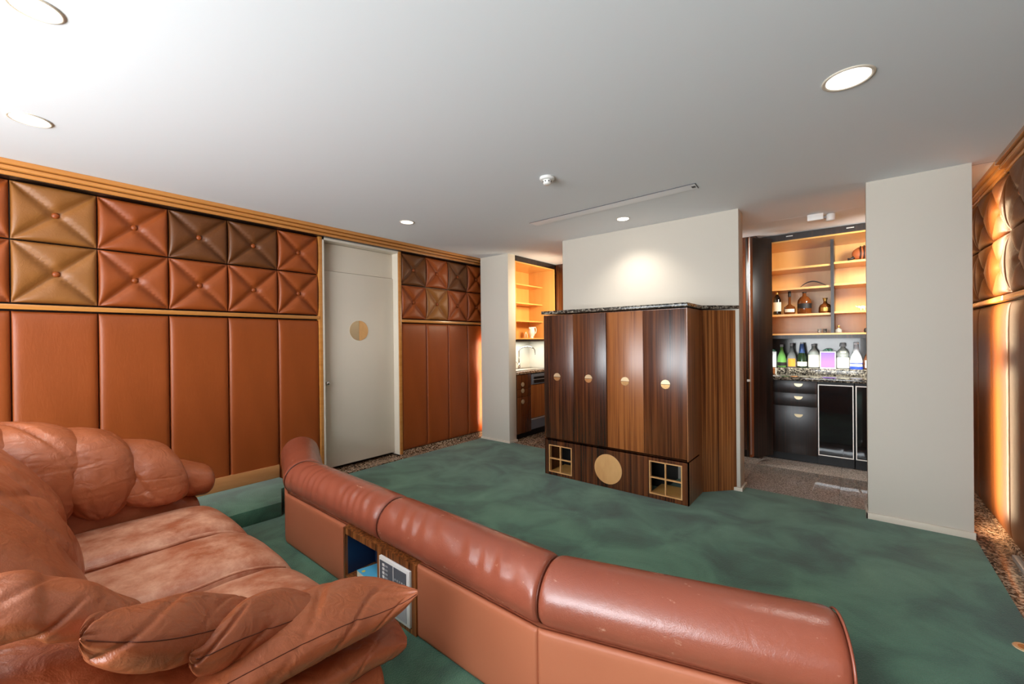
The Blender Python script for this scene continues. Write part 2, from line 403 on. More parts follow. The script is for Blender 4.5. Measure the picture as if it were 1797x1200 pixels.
# ---- padded leather wall panels (left and right), all sharing two meshes
def pad_mesh(tuft):
    n = 28
    def fn(u, v, sd):
        if sd <= 0: return Vector((0 if sd else .004, u*.5, v*.5))
        e = (1-abs(u)**14)*(1-abs(v)**14); h = .022*e**.55+.006
        if tuft:
            d = min(abs(u-v), abs(u+v))/1.414; r = math.hypot(u, v)
            h = (.030*(1-math.exp(-(d/.16)**1.0))+.010)*e**.5*(1-.85*math.exp(-(r/.16)**2))+.004
            h -= .009*math.exp(-(d/.03)**2)*(r < 1.35)
        return Vector((h, u*.5, v*.5))
    V, F = cushion(n, n, fn)
    me = bpy.data.meshes.new('padded_panel'); me.from_pydata([tuple(v) for v in V], [], F); me.shade_smooth()
    bm = bmesh.new(); bm.from_mesh(me); bmesh.ops.recalc_face_normals(bm, faces=bm.faces); bm.to_mesh(me); bm.free()
    return me
PM = {}
for t in (0, 1):
    for k in ('wall_leather', 'wall_leather_gold', 'wall_leather_brown'):
        me = pad_mesh(t); me.materials.append(M[k]); me.shade_smooth(); PM[t, k] = me
bmh = MB().lathe((0, 0, 0), [(.016, 0), (.020, .004), (.018, .010), (.010, .0145), (.002, .016)], 16)
btn_me = bpy.data.meshes.new('button'); btn_me.from_pydata(bmh.v, [], bmh.f); btn_me.materials.append(M['wall_leather']); btn_me.shade_smooth()
def panel(parent, side, y0, y1, z0, z1, tuft, mat='wall_leather'):
    o = bpy.data.objects.new('tufted_panel' if tuft else 'tall_leather_panel', PM[tuft, mat]); COL.objects.link(o)
    x = XL if side > 0 else XR
    base = x - side*.026
    o.location = Vector((base, (y0+y1)/2, (z0+z1)/2)) - wloc(parent); o.parent = parent
    o.scale = (side*1.0, (y1-y0)-.004, (z1-z0)-.004)
    if side < 0: o.scale = (1, (y1-y0)-.004, (z1-z0)-.004); o.rotation_euler = (0, 0, math.pi)
    if tuft:
        b = bpy.data.objects.new('button', btn_me); COL.objects.link(b); b.parent = o
        b.location = (.007, 0, 0); b.rotation_euler = (0, R(90), 0)
        b.scale = (1/(z1-z0), 1/(y1-y0), 1.0)
left_cols = [-2.32, -1.925, -1.53, -1.137, -.742, -.348, .044, .435, .825, 1.218, 1.61, 1.983]
right_cols = [2.952, 3.322, 3.678, 4.03, 4.39, 4.76]
def lcol(a, b, i):
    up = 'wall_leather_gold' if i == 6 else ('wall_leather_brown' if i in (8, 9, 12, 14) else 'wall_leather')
    lo = 'wall_leather_gold' if i in (6, 13) else 'wall_leather'
    panel(wl, 1, a, b, 2.0, 2.368, 1, up); panel(wl, 1, a, b, 1.600, 1.996, 1, lo); panel(wl, 1, a, b, .06, 1.55, 0)
for i in range(len(left_cols)-1): lcol(left_cols[i], left_cols[i+1], i)
for i in range(len(right_cols)-1): lcol(right_cols[i], right_cols[i+1], i+12)
def rails(parent, side, y0, y1, x, door=False):
    s = side
    bx('middle_rail', 'maple_trim', parent, x-s*.02, x+s*.016, y0, y1, 1.558, 1.590, bevel=.004)
def crown(parent, side, y0, y1, xf, mat='maple_trim'):
    s = side
    xb = xf-s*.15 if side > 0 else xf+.075
    bx('crown_strip', mat, parent, xb, xf, y0, y1, 2.433, H-.0005, bevel=.002)
    bx('crown_strip', mat, parent, xb, xf-s*.018, y0, y1, 2.404, 2.428, bevel=.003)
    bx('crown_strip', mat, parent, xb, xf-s*.042, y0, y1, 2.374, 2.399, bevel=.003)
    bx('crown_core', 'blackwood', parent, xb, xf-s*.055, y0, y1, 2.37, H-.001)
rails(wl, 1, -2.5, 1.983, XL); rails(wl, 1, 2.952, 4.76, XL)
crown(wl, 1, -2.5, 5.2, -3.95)
for ch in list(wl.children):
    if ch.name.startswith('crown'): pass
bx('plinth_board', 'plinth', wl, XL-.02, XL+.012, -2.5, 1.60, .11, .225, bevel=.003)
bx('skirting', 'granite', wl, XL-.04, XL-.004, 1.62, 2.0, 0, .058); bx('skirting', 'granite', wl, XL-.04, XL-.004, 2.93, 4.8, 0, .058)
rc = [4.83, 4.42, 4.0, 3.58, 3.16, 2.75, 2.33, 1.92, 1.5, 1.09, .67, .26, -.16, -.57, -.98, -1.4, -1.81, -2.23]
rc = [5.24]+rc
for i in range(len(rc)-1):
    b, a = rc[i], rc[i+1]
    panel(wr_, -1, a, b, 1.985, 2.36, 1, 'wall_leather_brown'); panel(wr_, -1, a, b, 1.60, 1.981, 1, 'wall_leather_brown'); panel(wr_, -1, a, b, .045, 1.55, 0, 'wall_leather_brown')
bx('middle_rail', 'maple_trim', wr_, XR-.016, XR+.03, 4.03, 5.3, 1.556, 1.588, bevel=.004)
bx('middle_rail', 'maple_trim', wr_, XR-.016, XR+.03, -2.5, 4.026, 1.556, 1.588, bevel=.004)
crown(wr_, -1, 4.094, 5.3, .715); crown(wr_, -1, -2.5, 4.086, .715)
bx('skirting', 'granite', wr_, XR, XR+.04, -2.5, 5.3, 0, .045)

# ---- door in the left wall
DY0, DY1 = 2.017, 2.905
d = struct(bx('door_1', 'white', None, -4.20, -4.15, DY0+.02, DY1-.004, .05, 2.062, bevel=.002))
mb = MB().box(-4.2, -4.165, DY0+.02, DY1-.004, 2.067, 2.345)
mb.build('transom_panel', 'white', d, bevel=.002)
MB().box(-4.22, -4.052, DY0, DY0+.018, .03, 2.37).box(-4.22, -4.06, DY1-.003, DY1+.003, .03, 2.37).box(-4.22, -4.052, DY0, DY1, 2.348, 2.372).build('door_frame', 'white', d)
bx('door_casing', 'maple_trim', d, -4.12, XL+.008, DY0-.034, DY0, .03, 2.372, bevel=.002); bx('door_casing', 'maple_trim', d, -4.12, XL+.008, DY1+.003, DY1+.042, .03, 2.372, bevel=.002)
bx('threshold', 'granite', d, -4.22, -3.965, DY0-.02, DY1+.02, 0, .012)
# brass disc: two half moons
def halfdisc(c, r, t, axis_n, side, k=24):
    # flat half disc in the plane facing +x
    pts = [(c[0], c[1]+side*.0015, c[2]+r)] + [(c[0], c[1]+side*(.0015+r*math.sin(a)), c[2]+r*math.cos(a)) for a in [math.pi*i/k for i in range(1, k)]] + [(c[0], c[1]+side*.0015, c[2]-r)]
    n = len(pts); V = pts + [(x+t, y, z) for x, y, z in pts]
    F = [tuple(range(n)), tuple(range(n, 2*n))[::-1]] + [(i, (i+1) % n, n+(i+1) % n, n+i) for i in range(n)]
    return V, F
V, F = halfdisc((-4.150, 2.462, 1.457), .107, .004, None, 1); mk('pull_plate', V, F, 'burl', d)
V, F = halfdisc((-4.150, 2.462, 1.457), .107, .004, None, -1); mk('pull_plate', V, F, 'brass_bright', d)
MB().disc((-4.151, 2.085, .92), (1, 0, 0), .022, .008).tube([(-4.145, 2.085, .92), (-4.115, 2.085, .92)], .008).lathe((-4.105, 2.085, .898), [(.006, 0), (.020, .008), (.024, .022), (.020, .036), (.006, .044)], 20).build('door_handle', 'steel', d, smooth=True)

# ---- stub walls
st = struct(bx('wall_stub', 'paint', None, -3.945, -3.457, 4.163, 4.312, 0, H, bevel=.003))
MB().box(-3.955, -3.445, 4.151, 4.163, 0, .028).box(-3.457, -3.445, 4.163, 4.322, 0, .028).build('baseboard_left', 'white', st)
blk = struct(bx('wall_far_block', 'paint', None, -2.568, -.771, 4.072, 4.245, 0, H, bevel=.003))
MB().box(-.86, -.752, 4.050, 4.072, .0, .032).box(-.771, -.752, 4.072, 4.262, .0, .032).build('baseboard_block', 'white', blk, bevel=.002)
col_ = struct(bx('wall_column', 'paint', None, .075, .604, 4.017, 4.19, 0, H, bevel=.003))
MB().box(.063, .61, 4.005, 4.017, 0, .048).box(.063, .075, 4.005, 4.2, 0, .048).build('baseboard_column', 'white', col_, bevel=.002)

# ---- carpeted step along the left wall
stp = tag(MB().prism([(-4.05, -2.4), (-3.44, -2.4), (-3.41, 1.1), (-3.40, 1.355), (-3.715, 1.48), (-3.76, 1.60), (-4.05, 1.60)], 0, .110).build('carpeted_step', 'carpet', None, bevel=.008, origin=(-3.7, .8, 0)),
    'low step covered in green carpet along the foot of the left wall', 'step')
stp.location.z = .004

# ================================================================ CEILING FIXTURES
def downlight(x, y, r, power, lens, label, tilt=(0, 0), spot=R(110), first=None):
    t = thing('downlight', label, 'ceiling light', (x, y, H), 'recessed round ceiling lights')
    MB().lathe((x, y, H-.004), [(r*.86, .0035), (r*.86, .0), (r*.92, -.002), (r, .0), (r*1.0, .0035)], 40).build('trim_ring', 'white', t, smooth=True)
    MB().lathe((x, y, H-.0035), [(r*.84, .003), (r*.84, .0), (.001, -.001)], 40).build('lens', lens, t)
    if power:
        l = bpy.data.lights.new('downlight_bulb', 'SPOT'); l.energy = power; l.spot_size = spot; l.spot_blend = .9; l.color = (1, .93, .84); l.shadow_soft_size = .05
        o = bpy.data.objects.new('bulb_light', l); o.location = (0, 0, -.03); o.parent = t; COL.objects.link(o)
        o.rotation_euler = (tilt[0], tilt[1], 0)
    return t
downlight(-3.19, .104, .080, 14, 'lamp', 'recessed round ceiling light nearest the left padded wall, above the sofa')
downlight(-2.12, .084, .070, 14, 'lamp', 'recessed round ceiling light cut by the top left of the photo')
downlight(-.012, 2.355, .094, 14, 'lampdim', 'recessed round ceiling light at the right, over the open carpet')
downlight(-3.265, 2.445, .068, 10, 'lampdim', 'recessed round ceiling light in front of the white door')
downlight(-1.665, 3.70, .062, 24, 'lamp', 'small bright recessed light washing the wall above the big wood cabinet', tilt=(R(6), 0), spot=R(120))
t = thing('smoke_detector', 'round white smoke detector on the ceiling', 'smoke detector', (-1.645, 2.418, H))
MB().lathe((-1.645, 2.418, H), [(.052, 0), (.052, -.012), (.046, -.018), (.03, -.02)], 36).build('base_plate', 'whitegloss', t, smooth=True)
MB().lathe((-1.645, 2.418, H), [(.03, -.018), (.029, -.034), (.026, -.045), (.02, -.05), (.001, -.051)], 32).build('sensor_cap', 'whitegloss', t, smooth=True)
for a in range(8):
    an = a*math.pi/4+.2; bx('sensor_slot', 'black', t, -1.645+.0285*math.cos(an)-.003, -1.645+.0285*math.cos(an)+.003, 2.418+.0285*math.sin(an)-.003, 2.418+.0285*math.sin(an)+.003, H-.036, H-.028)
t = thing('ceiling_slot_cover', 'long thin white slot cover in the ceiling before the cabinet', 'ceiling cover', (-1.65, 3.29, H))
P0, P1, P2, P3 = (-2.412, 3.238), (-.889, 3.206), (-.897, 3.318), (-2.405, 3.352)
MB().prism([P0, P3, P2, P1], H-.004, H-.0008).build('cover_panel', 'cover', t)
MB().prism([P0, (P0[0], P0[1]-.006), (P1[0]+.006, P1[1]-.006), P1], H-.0045, H-.0004).prism([P1, (P1[0]+.006, P1[1]), (P2[0]+.006, P2[1]), P2], H-.0045, H-.0004).build('slot_gap', 'grey', t)
bx('screen_end', 'black', t, -.925, -.9, 3.25, 3.28, H-.007, H-.004)
t = thing('kitchen_sensor', 'white box and cylinder sensor on the ceiling over the bar', 'sensor', (-.24, 4.80, H))
bx('sensor_box', 'whitegloss', t, -.325, -.205, 4.72, 4.80, H-.058, H-.001, bevel=.004)
MB().lathe((-.155, 4.80, H), [(.03, -.005), (.035, -.012), (.035, -.06), (.03, -.068), (.001, -.069)], 28).build('sensor_cylinder', 'whitegloss', t, smooth=True)
bx('bracket', 'lightgrey', t, -.205, -.16, 4.785, 4.80, H-.04, H-.02)

# assumed, unseen wall-wash lamps in the slots beside the stub walls
def washer(x, y, side, label):
    t = thing('wall_wash_lamp', label, 'lamp', (x, y, .1))
    bx('housing', 'alu', t, x-side*.03, x, y-.02, y+.02, .12, 2.3)
    bx('tube', 'tube', t, x, x+side*.01, y-.01, y+.01, .15, 2.27)
    return t
washer(-3.905, 4.335, -1, 'slim vertical wall wash lamp behind the left white stub wall')
washer(.575, 4.215, 1, 'slim vertical wall wash lamp behind the right white column')
area('wall_wash', (.592, 4.225, .62), (0, R(-90), 0), 1.0, .03, 13, (1, .74, .46), spread=145)
area('wall_wash', (.592, 4.225, 1.72), (0, R(-90), 0), .95, .03, 13, (1, .74, .46), spread=145)
area('wall_wash', (-3.922, 4.335, .95), (0, R(90), 0), 1.6, .03, 26, (1, .74, .48), spread=165)

# ================================================================ BIG CABINET
cab = thing('wood_cabinet', 'big glossy rosewood cabinet with granite top against the white wall', 'cabinet', (-1.7, 3.75, 0))
YF = 3.435
body = [(-2.385, YF+.02), (-1.024, YF+.02), (-1.024, 3.83), (-.80, 4.07), (-2.60, 4.07), (-2.385, 3.83)]
MB().prism(body, .365, 1.578).build('carcass', 'rosewood_side', cab)
base = [(-2.393, YF+.30), (-2.393, 4.07), (-1.019, 4.07), (-1.019, YF+.30)]
MB().prism([(-2.393, YF+.3), (-1.3, YF+.3), (-1.3, 4.07), (-2.6, 4.07), (-2.393, 3.83)], .006, .36).build('plinth_core', 'black', cab)
# side faces (visible right end)
MB().box(-1.024, -1.017, YF, 3.832, .006, 1.578).build('side_panel', 'rosewood_side', cab)
MB().prism([(-1.018, 3.832), (-1.06, 3.832), (-.845, 4.07), (-.800, 4.07)], .006, 1.578).build('side_panel', 'rosewood_side', cab)
MB().prism([(-2.392, 3.832), (-2.35, 3.832), (-2.56, 4.07), (-2.61, 4.07)], .006, 1.578).build('side_panel', 'rosewood_side', cab)
MB().box(-2.392, -2.385, YF, 3.832, .006, 1.578).build('side_panel', 'rosewood_side', cab)
# plinth face with openings
PZ = .357
gl = (-2.345, -2.085, .035, .302); gr = (-1.334, -1.066, .042, .318)
mb = MB()
def pf(a, b, c, e): mb.box(a, b, YF, YF+.018, c, e)
pf(-2.393, gl[0], .006, PZ); pf(gl[0], gl[1], .006, gl[2]); pf(gl[0], gl[1], gl[3], PZ); pf(gl[1], gr[0], .006, PZ)
pf(gr[0], gr[1], .006, gr[2]); pf(gr[0], gr[1], gr[3], PZ); pf(gr[1], -1.017, .006, PZ)
mb.box(-2.393, -1.017, YF, YF+.3, PZ-.012, PZ-.001)
mb.build('plinth_front', 'rosewood', cab)
for g in (gl, gr):
    x0, x1, z0, z1 = g; w = .009
    f = MB().box(x0, x1, YF-.002, YF+.03, z0, z0+w).box(x0, x1, YF-.002, YF+.03, z1-w, z1).box(x0, x0+w, YF-.002, YF+.03, z0+w, z1-w).box(x1-w, x1, YF-.002, YF+.03, z0+w, z1-w)
    f = f.build('grid_frame', 'burl', cab)
    bx('grid_bar', 'burl', f, x0+w, x1-w, YF, YF+.02, (z0+z1)/2-.005, (z0+z1)/2+.005)
    bx('grid_bar', 'burl', f, (x0+x1)/2-.005, (x0+x1)/2+.005, YF-.001, YF+.021, z0+w, z1-w)
    bx('niche_floor', 'maple', cab, x0, x1, YF+.03, YF+.29, .02, z0)
MB().disc((-1.711, YF, .172), (0, -1, 0), .133, .0015, 56).build('round_inlay', 'burl', cab)
# doors
dx = [-2.387, -2.049, -1.712, -1.376, -1.022]
for i in range(4):
    y0 = YF-.012 if i < 2 else YF-.002
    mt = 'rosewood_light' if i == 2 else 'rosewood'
    dz0 = .372
    dd = bx('cabinet_door', mt, cab, dx[i]+.0015, dx[i+1]-.0015, y0, YF+.018, dz0, 1.572, bevel=.0008)
    dd['label'] = ['far left cabinet door', 'second cabinet door', 'lighter third cabinet door', 'right cabinet door reflecting the windows'][i]
    kx = [-2.233, -1.891, -1.54, -1.191][i]; kz = [.975, .975, .968, .962][i]
    for s_, mm in ((1, 'brass_bright'), (-1, 'brass')):
        k = 20; pts = [(kx+.037*math.cos(math.pi*a/k), y0, kz+s_*(.002+.035*math.sin(math.pi*a/k))) for a in range(k+1)]
        n = len(pts); V = pts+[(x, y-.004, z) for x, y, z in pts]
        F = [tuple(range(n)), tuple(range(n, 2*n))[::-1]]+[(a, (a+1) % n, n+(a+1) % n, n+a) for a in range(n)]
        mk('half_moon_pull', V, F, mm, dd)
top = [(-2.405, 3.405), (-1.005, 3.405), (-1.005, 3.815), (-.768, 4.071), (-2.64, 4.071), (-2.405, 3.815)]
tp = MB().prism(top, 1.588, 1.618).build('cabinet_worktop', 'granite_dark', cab, bevel=.004)
tp['label'] = 'grey granite top'

# ================================================================ LEFT NOOK (shelves over a sink run)
u = thing('shelf_unit', 'tall maple shelf niche above the sink, left of the big cabinet', 'shelves', (-3.7, 4.8, 1.33))
YE = 5.24
bx('back_panel', 'maple', u, -3.945, -3.93, 4.315, YE, 1.345, 2.39)
bx('end_panel', 'maple', u, -3.93, -3.46, YE, YE+.02, 1.322, 2.455)
bx('end_panel', 'maple', u, -3.93, -3.46, 4.315, 4.33, 1.345, 2.39)
bx('top_panel', 'maple', u, -3.93, -3.465, 4.33, YE, 2.375, 2.39)
bx('top_rail', 'blackwood', u, -3.49, -3.455, 4.315, YE+.02, 2.39, 2.458)
for z in (2.14, 1.875, 1.620): bx('shelf', 'maple', u, -3.93, -3.67, 4.33, YE, z-.018, z)
bx('shelf', 'maple', u, -3.93, -3.60, 4.33, YE, 1.350, 1.366); bx('bottom_rail', 'blackwood', u, -3.93, -3.61, 4.33, YE, 1.318, 1.350)
area('under_shelf_light', (-3.75, 4.75, 1.312), (0, 0, 0), .1, .7, 3.2, (1, .97, .9))  # assumed lamp, itself unseen, added to light the splashback
tag(MB().prism([(-3.945, 4.33), (-3.93, 4.33), (-3.93, YE), (-3.46, YE), (-3.46, YE+.02), (-3.945, YE+.02)], .917, 1.3175).build('splashback', 'splash', None), 'white glass splashback behind the sink tap', 'splashback')
cb = thing('base_cabinet', 'rosewood drawer cabinet under the sink', 'cabinet', (-3.7, 4.48, 0))
bx('body', 'rosewood', cb, -3.93, -3.475, 4.335, 4.64, .08, .875); bx('kick', 'black', cb, -3.93, -3.52, 4.335, 4.64, .001, .08)
for i, (z0, z1, kz) in enumerate(((.68, .872, .74), (.575, .677, .655), (.085, .572, .508))):
    dr = bx('drawer_front', 'rosewood', cb, -3.475, -3.458, 4.335, 4.638, z0, z1, bevel=.001)
    MB().disc((-3.458, 4.452, kz), (1, 0, 0), .03, .006, 24).build('round_pull', 'brass_bright', dr)
dw = thing('dishwasher', 'rosewood fronted dishwasher with grey control panel', 'dishwasher', (-3.7, 4.94, 0))
bx('body', 'black', dw, -3.93, -3.50, 4.645, YE-.002, .10, .875)
bx('door_panel', 'rosewood_light', dw, -3.50, -3.462, 4.645, YE-.002, .255, .715)
c = bx('control_panel', 'grey', dw, -3.50, -3.452, 4.66, YE-.002, .72, .865, bevel=.003)
bx('display', 'black', c, -3.452, -3.4505, 4.70, YE-.03, .79, .825); bx('display', 'black', c, -3.452, -3.4505, 4.70, YE-.03, .735, .78)
bx('handle_strip', 'alu', c, -3.452, -3.445, 4.68, YE-.02, .782, .789)
c = bx('vent_grille', 'grey', dw, -3.50, -3.458, 4.645, YE-.002, .10, .24); bx('grille_frame', 'alu', c, -3.458, -3.454, 4.645, YE-.002, .232, .25)
bx('kick', 'black', dw, -3.93, -3.52, 4.645, YE-.002, .001, .10)
tag(MB().box(-3.93, -3.445, 4.318, YE-.001, .88, .915).build('worktop', 'granite', None, bevel=.004, origin=(-3.7, 4.8, .88)), 'speckled granite worktop around the sink', 'worktop')
sk = thing('sink', 'steel sink set into the granite worktop', 'sink', (-3.66, 4.62, .915))
MB().box(-3.80, -3.53, 4.36, 4.36+.02, .916, .922).box(-3.80, -3.53, 4.84, 4.86, .916, .922).box(-3.80, -3.78, 4.38, 4.84, .916, .922).box(-3.55, -3.53, 4.38, 4.84, .916, .922).build('rim', 'steel', sk)
bx('basin', 'alu', sk, -3.78, -3.55, 4.38, 4.84, .9155, .9175)
bx('draining_board', 'steel', sk, -3.80, -3.53, 4.86, 5.16, .916, .920)
tp_ = thing('tap', 'tall chrome gooseneck tap at the sink', 'tap', (-3.84, 4.86, .915))
MB().tube([(-3.84, 4.86, .916), (-3.84, 4.86, 1.0)], .019, 14).build('tap_body', 'steel', tp_, smooth=True)
MB().tube([(-3.84, 4.86, 1.0)]+[(-3.84+.075-.075*math.cos(a), 4.86+.10-.10*math.cos(a), 1.17+.07*math.sin(a)) for a in [math.pi*i/12 for i in range(12)]]+[(-3.69, 5.06, 1.12)], .010, 12).build('spout', 'steel', tp_, smooth=True)
MB().tube([(-3.84, 4.845, .98), (-3.82, 4.80, .99), (-3.80, 4.74, 1.03)], .006, 8).build('lever', 'steel', tp_, smooth=True)
jg = thing('jug', 'white porcelain jug on the lowest shelf above the sink', 'jug', (-3.75, 5.02, 1.366))
cx, cy, cz = -3.72, 5.02, 1.366
MB().lathe((cx, cy, cz), [(.03, 0), (.032, .006), (.022, .014), (.045, .045), (.052, .09), (.045, .13), (.042, .15), (.05, .165), (.046, .165), (.038, .148), (.04, .1), (.03, .05), (.001, .045)], 28).build('body', 'porcelain', jg, smooth=True)
MB().tube([(cx+.01, cy+.04, cz+.15), (cx+.012, cy+.08, cz+.165), (cx+.013, cy+.10, cz+.13), (cx+.012, cy+.09, cz+.08), (cx+.01, cy+.048, cz+.06)], .007, 8).build('handle', 'porcelain', jg, smooth=True)
MB().tube([(cx, cy-.04, cz+.13), (cx, cy-.058, cz+.16)], [.014, .009], 8).build('spout', 'porcelain', jg, smooth=True)
gt = MB().tube([(-3.70, 4.83, 1.367), (-3.70, 4.83, 1.42), (-3.70, 4.855, 1.455), (-3.70, 4.88, 1.42), (-3.70, 4.88, 1.367)], .006, 8).build('small_arch', 'porcelain', None, smooth=True, origin=(-3.7, 4.85, 1.367))
tag(gt, 'small pale arch shaped cup rim standing beside the white jug', 'cup')
# dark wood panelling behind the block (tall cabinets of the corridor)
tall = thing('tall_cabinet', 'tall rosewood cabinet wall behind the white block', 'cabinet', (-2.2, 5.5, 0))
xs = [-3.455, -2.9, -2.36, -1.82, -1.28, -.825]
bx('body', 'blackwood', tall, -3.455, -.825, 5.30, 5.95, .001, H-.002)
for a, b in zip(xs[:-1], xs[1:]): bx('tall_door', 'rosewood', tall, a+.002, b-.002, 5.28, 5.30, .08, H-.004, bevel=.001)

# ================================================================ BAR UNIT ON THE RIGHT
YK = 5.4
ub = thing('bar_shelf_unit', 'maple shelf unit in a dark frame above the bar counter', 'shelves', (-.1, 5.8, 1.33))
x0, x1 = -.79, .74
bx('back_panel', 'maple', ub, x0, x1, 6.03, 6.045, 1.36, 2.39)
bx('top_panel', 'maple', ub, x0, x1, YK+.02, 6.03, 2.375, 2.39)
bx('side_panel', 'maple', ub, x0, x0+.018, YK+.02, 6.03, 1.36, 2.375); bx('side_panel', 'maple', ub, x1-.018, x1, YK+.02, 6.03, 1.36, 2.375)
tr = bx('top_rail', 'blackwood', ub, x0, x1, YK, YK+.02, 2.39, 2.455)
for xx in (-.53, -.02, .4): bx('door_track_clip', 'alu', tr, xx-.03, xx+.03, YK-.003, YK+.001, 2.425, 2.434)
bx('divider', 'blackwood', ub, -.186, -.158, 5.60, 6.03, 1.38, 2.375)
for z in (2.122, 1.892, 1.598):
    bx('shelf', 'maple', ub, x0+.018, -.187, 5.62, 6.03, z-.022, z); bx('shelf', 'maple', ub, -.157, x1-.018, 5.62, 6.03, z+.012-.022, z+.012)
bx('shelf', 'maple', ub, x0+.018, x1-.018, 5.60, 6.03, 1.362, 1.380); bx('bottom_rail', 'blackwood', ub, x0, x1, 5.59, 6.03, 1.322, 1.362)
area('bar_under_light', (-.1, 5.64, 1.318), (R(18), 0, 0), 1.4, .04, 6, (.95, 1.0, .96), spread=85)  # assumed lamp below the bottom rail, added to light the bottles
tag(bx('bar_splashback', 'mirror', None, x0, x1, 6.035, 6.05, .99, 1.322), 'dark mirror splashback behind the row of bottles', 'splashback')
ct = thing('bar_counter', 'dark granite bar counter with raised back ledge', 'counter', (-.05, 5.7, .87))
bx('worktop', 'granite_dark', ct, -.722, x1, YK-.02, 6.03, .872, .912, bevel=.006); bx('back_ledge', 'granite_dark', ct, -.70, x1, 5.76, 6.03, .9125, .985, bevel=.003)
sb = thing('socket_box', 'small wooden socket box with pale edge at the left end of the bar ledge', 'box', (-.75, 5.73, .9125))
bx('box_front', 'zebrano', sb, -.785, -.712, 5.745, 5.84, .9125, .98); bx('edge_strip', 'cream', sb, -.712, -.703, 5.742, 5.76, .9125, .985)
bb = thing('bar_base_cabinet', 'black glossy drawer cabinet with three half moon pulls', 'cabinet', (-.53, 5.7, 0))
bx('body', 'blackwood', bb, -.79, -.298, YK+.02, 6.0, .08, .870); bx('kick', 'black', bb, -.79, -.298, YK+.06, 6.0, .001, .08)
for z0, z1, kz in ((.74, .868, .842), (.60, .737, .705), (.085, .597, .515)):
    dr = bx('drawer_front', 'blackwood', bb, -.788, -.300, YK, YK+.02, z0, z1, bevel=.001)
    k = 16; pts = [(-.461+.038*math.cos(math.pi*a/k), YK, kz-.034*math.sin(math.pi*a/k)) for a in range(k+1)]
    n = len(pts); V = pts+[(x, y-.005, z) for x, y, z in pts]; F = [tuple(range(n)), tuple(range(n, 2*n))[::-1]]+[(a, (a+1) % n, n+(a+1) % n, n+a) for a in range(n)]
    mk('half_moon_pull', V, F, 'brass_bright', dr)
for nm, a, b, lb in (('fridge', -.292, -.004, 'black built in fridge door with white frame, next to the drawers'), ('fridge', .012, .30, 'black built in fridge door with white frame, cut by the white column'), ('fridge', .316, .60, 'black built in fridge door with white frame, hidden behind the column')):
    if a > .31: continue
    fr = thing(nm, lb, 'fridge', ((a+b)/2, 5.7, 0), None)
    bx('body', 'black', fr, a-.004, b+.004, YK+.03, 6.0, .08, .870)
    bx('door_panel', 'blackgloss', fr, a+.006, b-.006, YK, YK+.028, .112, .838)
    MB().box(a, b, YK-.006, YK+.02, .106, .114).box(a, b, YK-.006, YK+.02, .836, .844).box(a, a+.008, YK-.006, YK+.02, .114, .836).box(b-.008, b, YK-.006, YK+.02, .114, .836).build('white_frame', 'whitegloss', fr)
    bx('kick', 'black', fr, a-.004, b+.004, YK+.06, 6.0, .001, .08)
# bifold door, opened
def slab_between(name, mat, parent, p, q, t, z0, z1, bevel=.001):
    p = Vector(p+(0,)); q = Vector(q+(0,)); n = (q-p).normalized().cross(Vector((0, 0, 1)))*t
    return MB().prism([tuple(p)[:2], tuple(q)[:2], tuple(q+n)[:2], tuple(p+n)[:2]], z0, z1).build(name, mat, parent, bevel=bevel)
fd = thing('folding_door', 'open glossy dark wood folding door left of the bar', 'door', (-.8, 5.2, .05))
f1 = slab_between('door_leaf', 'rosewood_light', fd, (-.844, 5.027), (-.735, 5.385), -.02, .07, 2.40)
MB().disc((-.762, 5.20+.01, .93), (.956, -.292, 0), .032, .006, 24).build('round_pull', 'burl', fd)
slab_between('door_edge', 'alu', fd, (-.852, 5.024), (-.846, 5.022), -.02, .10, 2.40, 0)
f2 = slab_between('door_leaf', 'blackwood', fd, (-.892, 5.05), (-.868, 5.03), -.3, .07, 2.40)
bx('door_handle', 'whitegloss', fd, -.875, -.85, 4.985, 5.015, .875, .895)

# ---- bottles
def bottle(name, label, x, y, z, prof, mat, parts=(), cat='bottle', group=None, sy=1.0):
    t = thing(name, label, cat, (x, y, z), group)
    MB().lathe((x, y, z+.0006), prof, 26, sy).build('body', mat, t, smooth=True)
    for pn, pm, r0, r1, za, zb, arc in parts:
        if arc is None:
            MB().lathe((x, y, z), [(r0*.98, za), (r0, za+.001), (r1, zb-.001), (r1*.9, zb)], 22, sy).build(pn, pm, t, smooth=True)
        else:
            k = 14; V = []; F = []
            for i in range(k+1):
                a = -math.pi/2-arc/2+arc*i/k+.1
                for q in ((r0, za), (r1, zb)):
                    for dr in (.0008, .0018): V.append((x+(q[0]+dr)*math.cos(a), y+(q[0]+dr)*sy*math.sin(a), z+q[1]))
            for i in range(k):
                b = i*4; F += [(b+1, b+5, b+7, b+3), (b, b+2, b+6, b+4), (b, b+4, b+5, b+1), (b+2, b+3, b+7, b+6)]
            F += [(0, 1, 3, 2), (4*k, 4*k+2, 4*k+3, 4*k+1)]
            mk(pn, V, F, pm, t)
    return t
ZS = 1.598
wine = [(.036, 0), (.038, .01), (.038, .17), (.030, .20), (.015, .225), (.014, .29)]
bottle('wine_bottle', 'dark wine bottle with cream label and gold capsule on the bar shelf', -.683, 5.70, ZS, wine, 'glasswine', [('label', 'cream', .0385, .0385, .04, .145, 2.6), ('capsule', 'gold', .0155, .0155, .235, .298, None)])
bottle('cognac_bottle', 'squat brown cognac bottle with long neck and cream label on the bar shelf', -.563, 5.70, ZS, [(.045, 0), (.055, .012), (.058, .05), (.052, .085), (.03, .10), (.014, .115), (.012, .22)], 'glassamber', [('label', 'cream', .0585, .0585, .025, .06, 1.7), ('capsule', 'labelblack', .0145, .0145, .20, .262, None)])
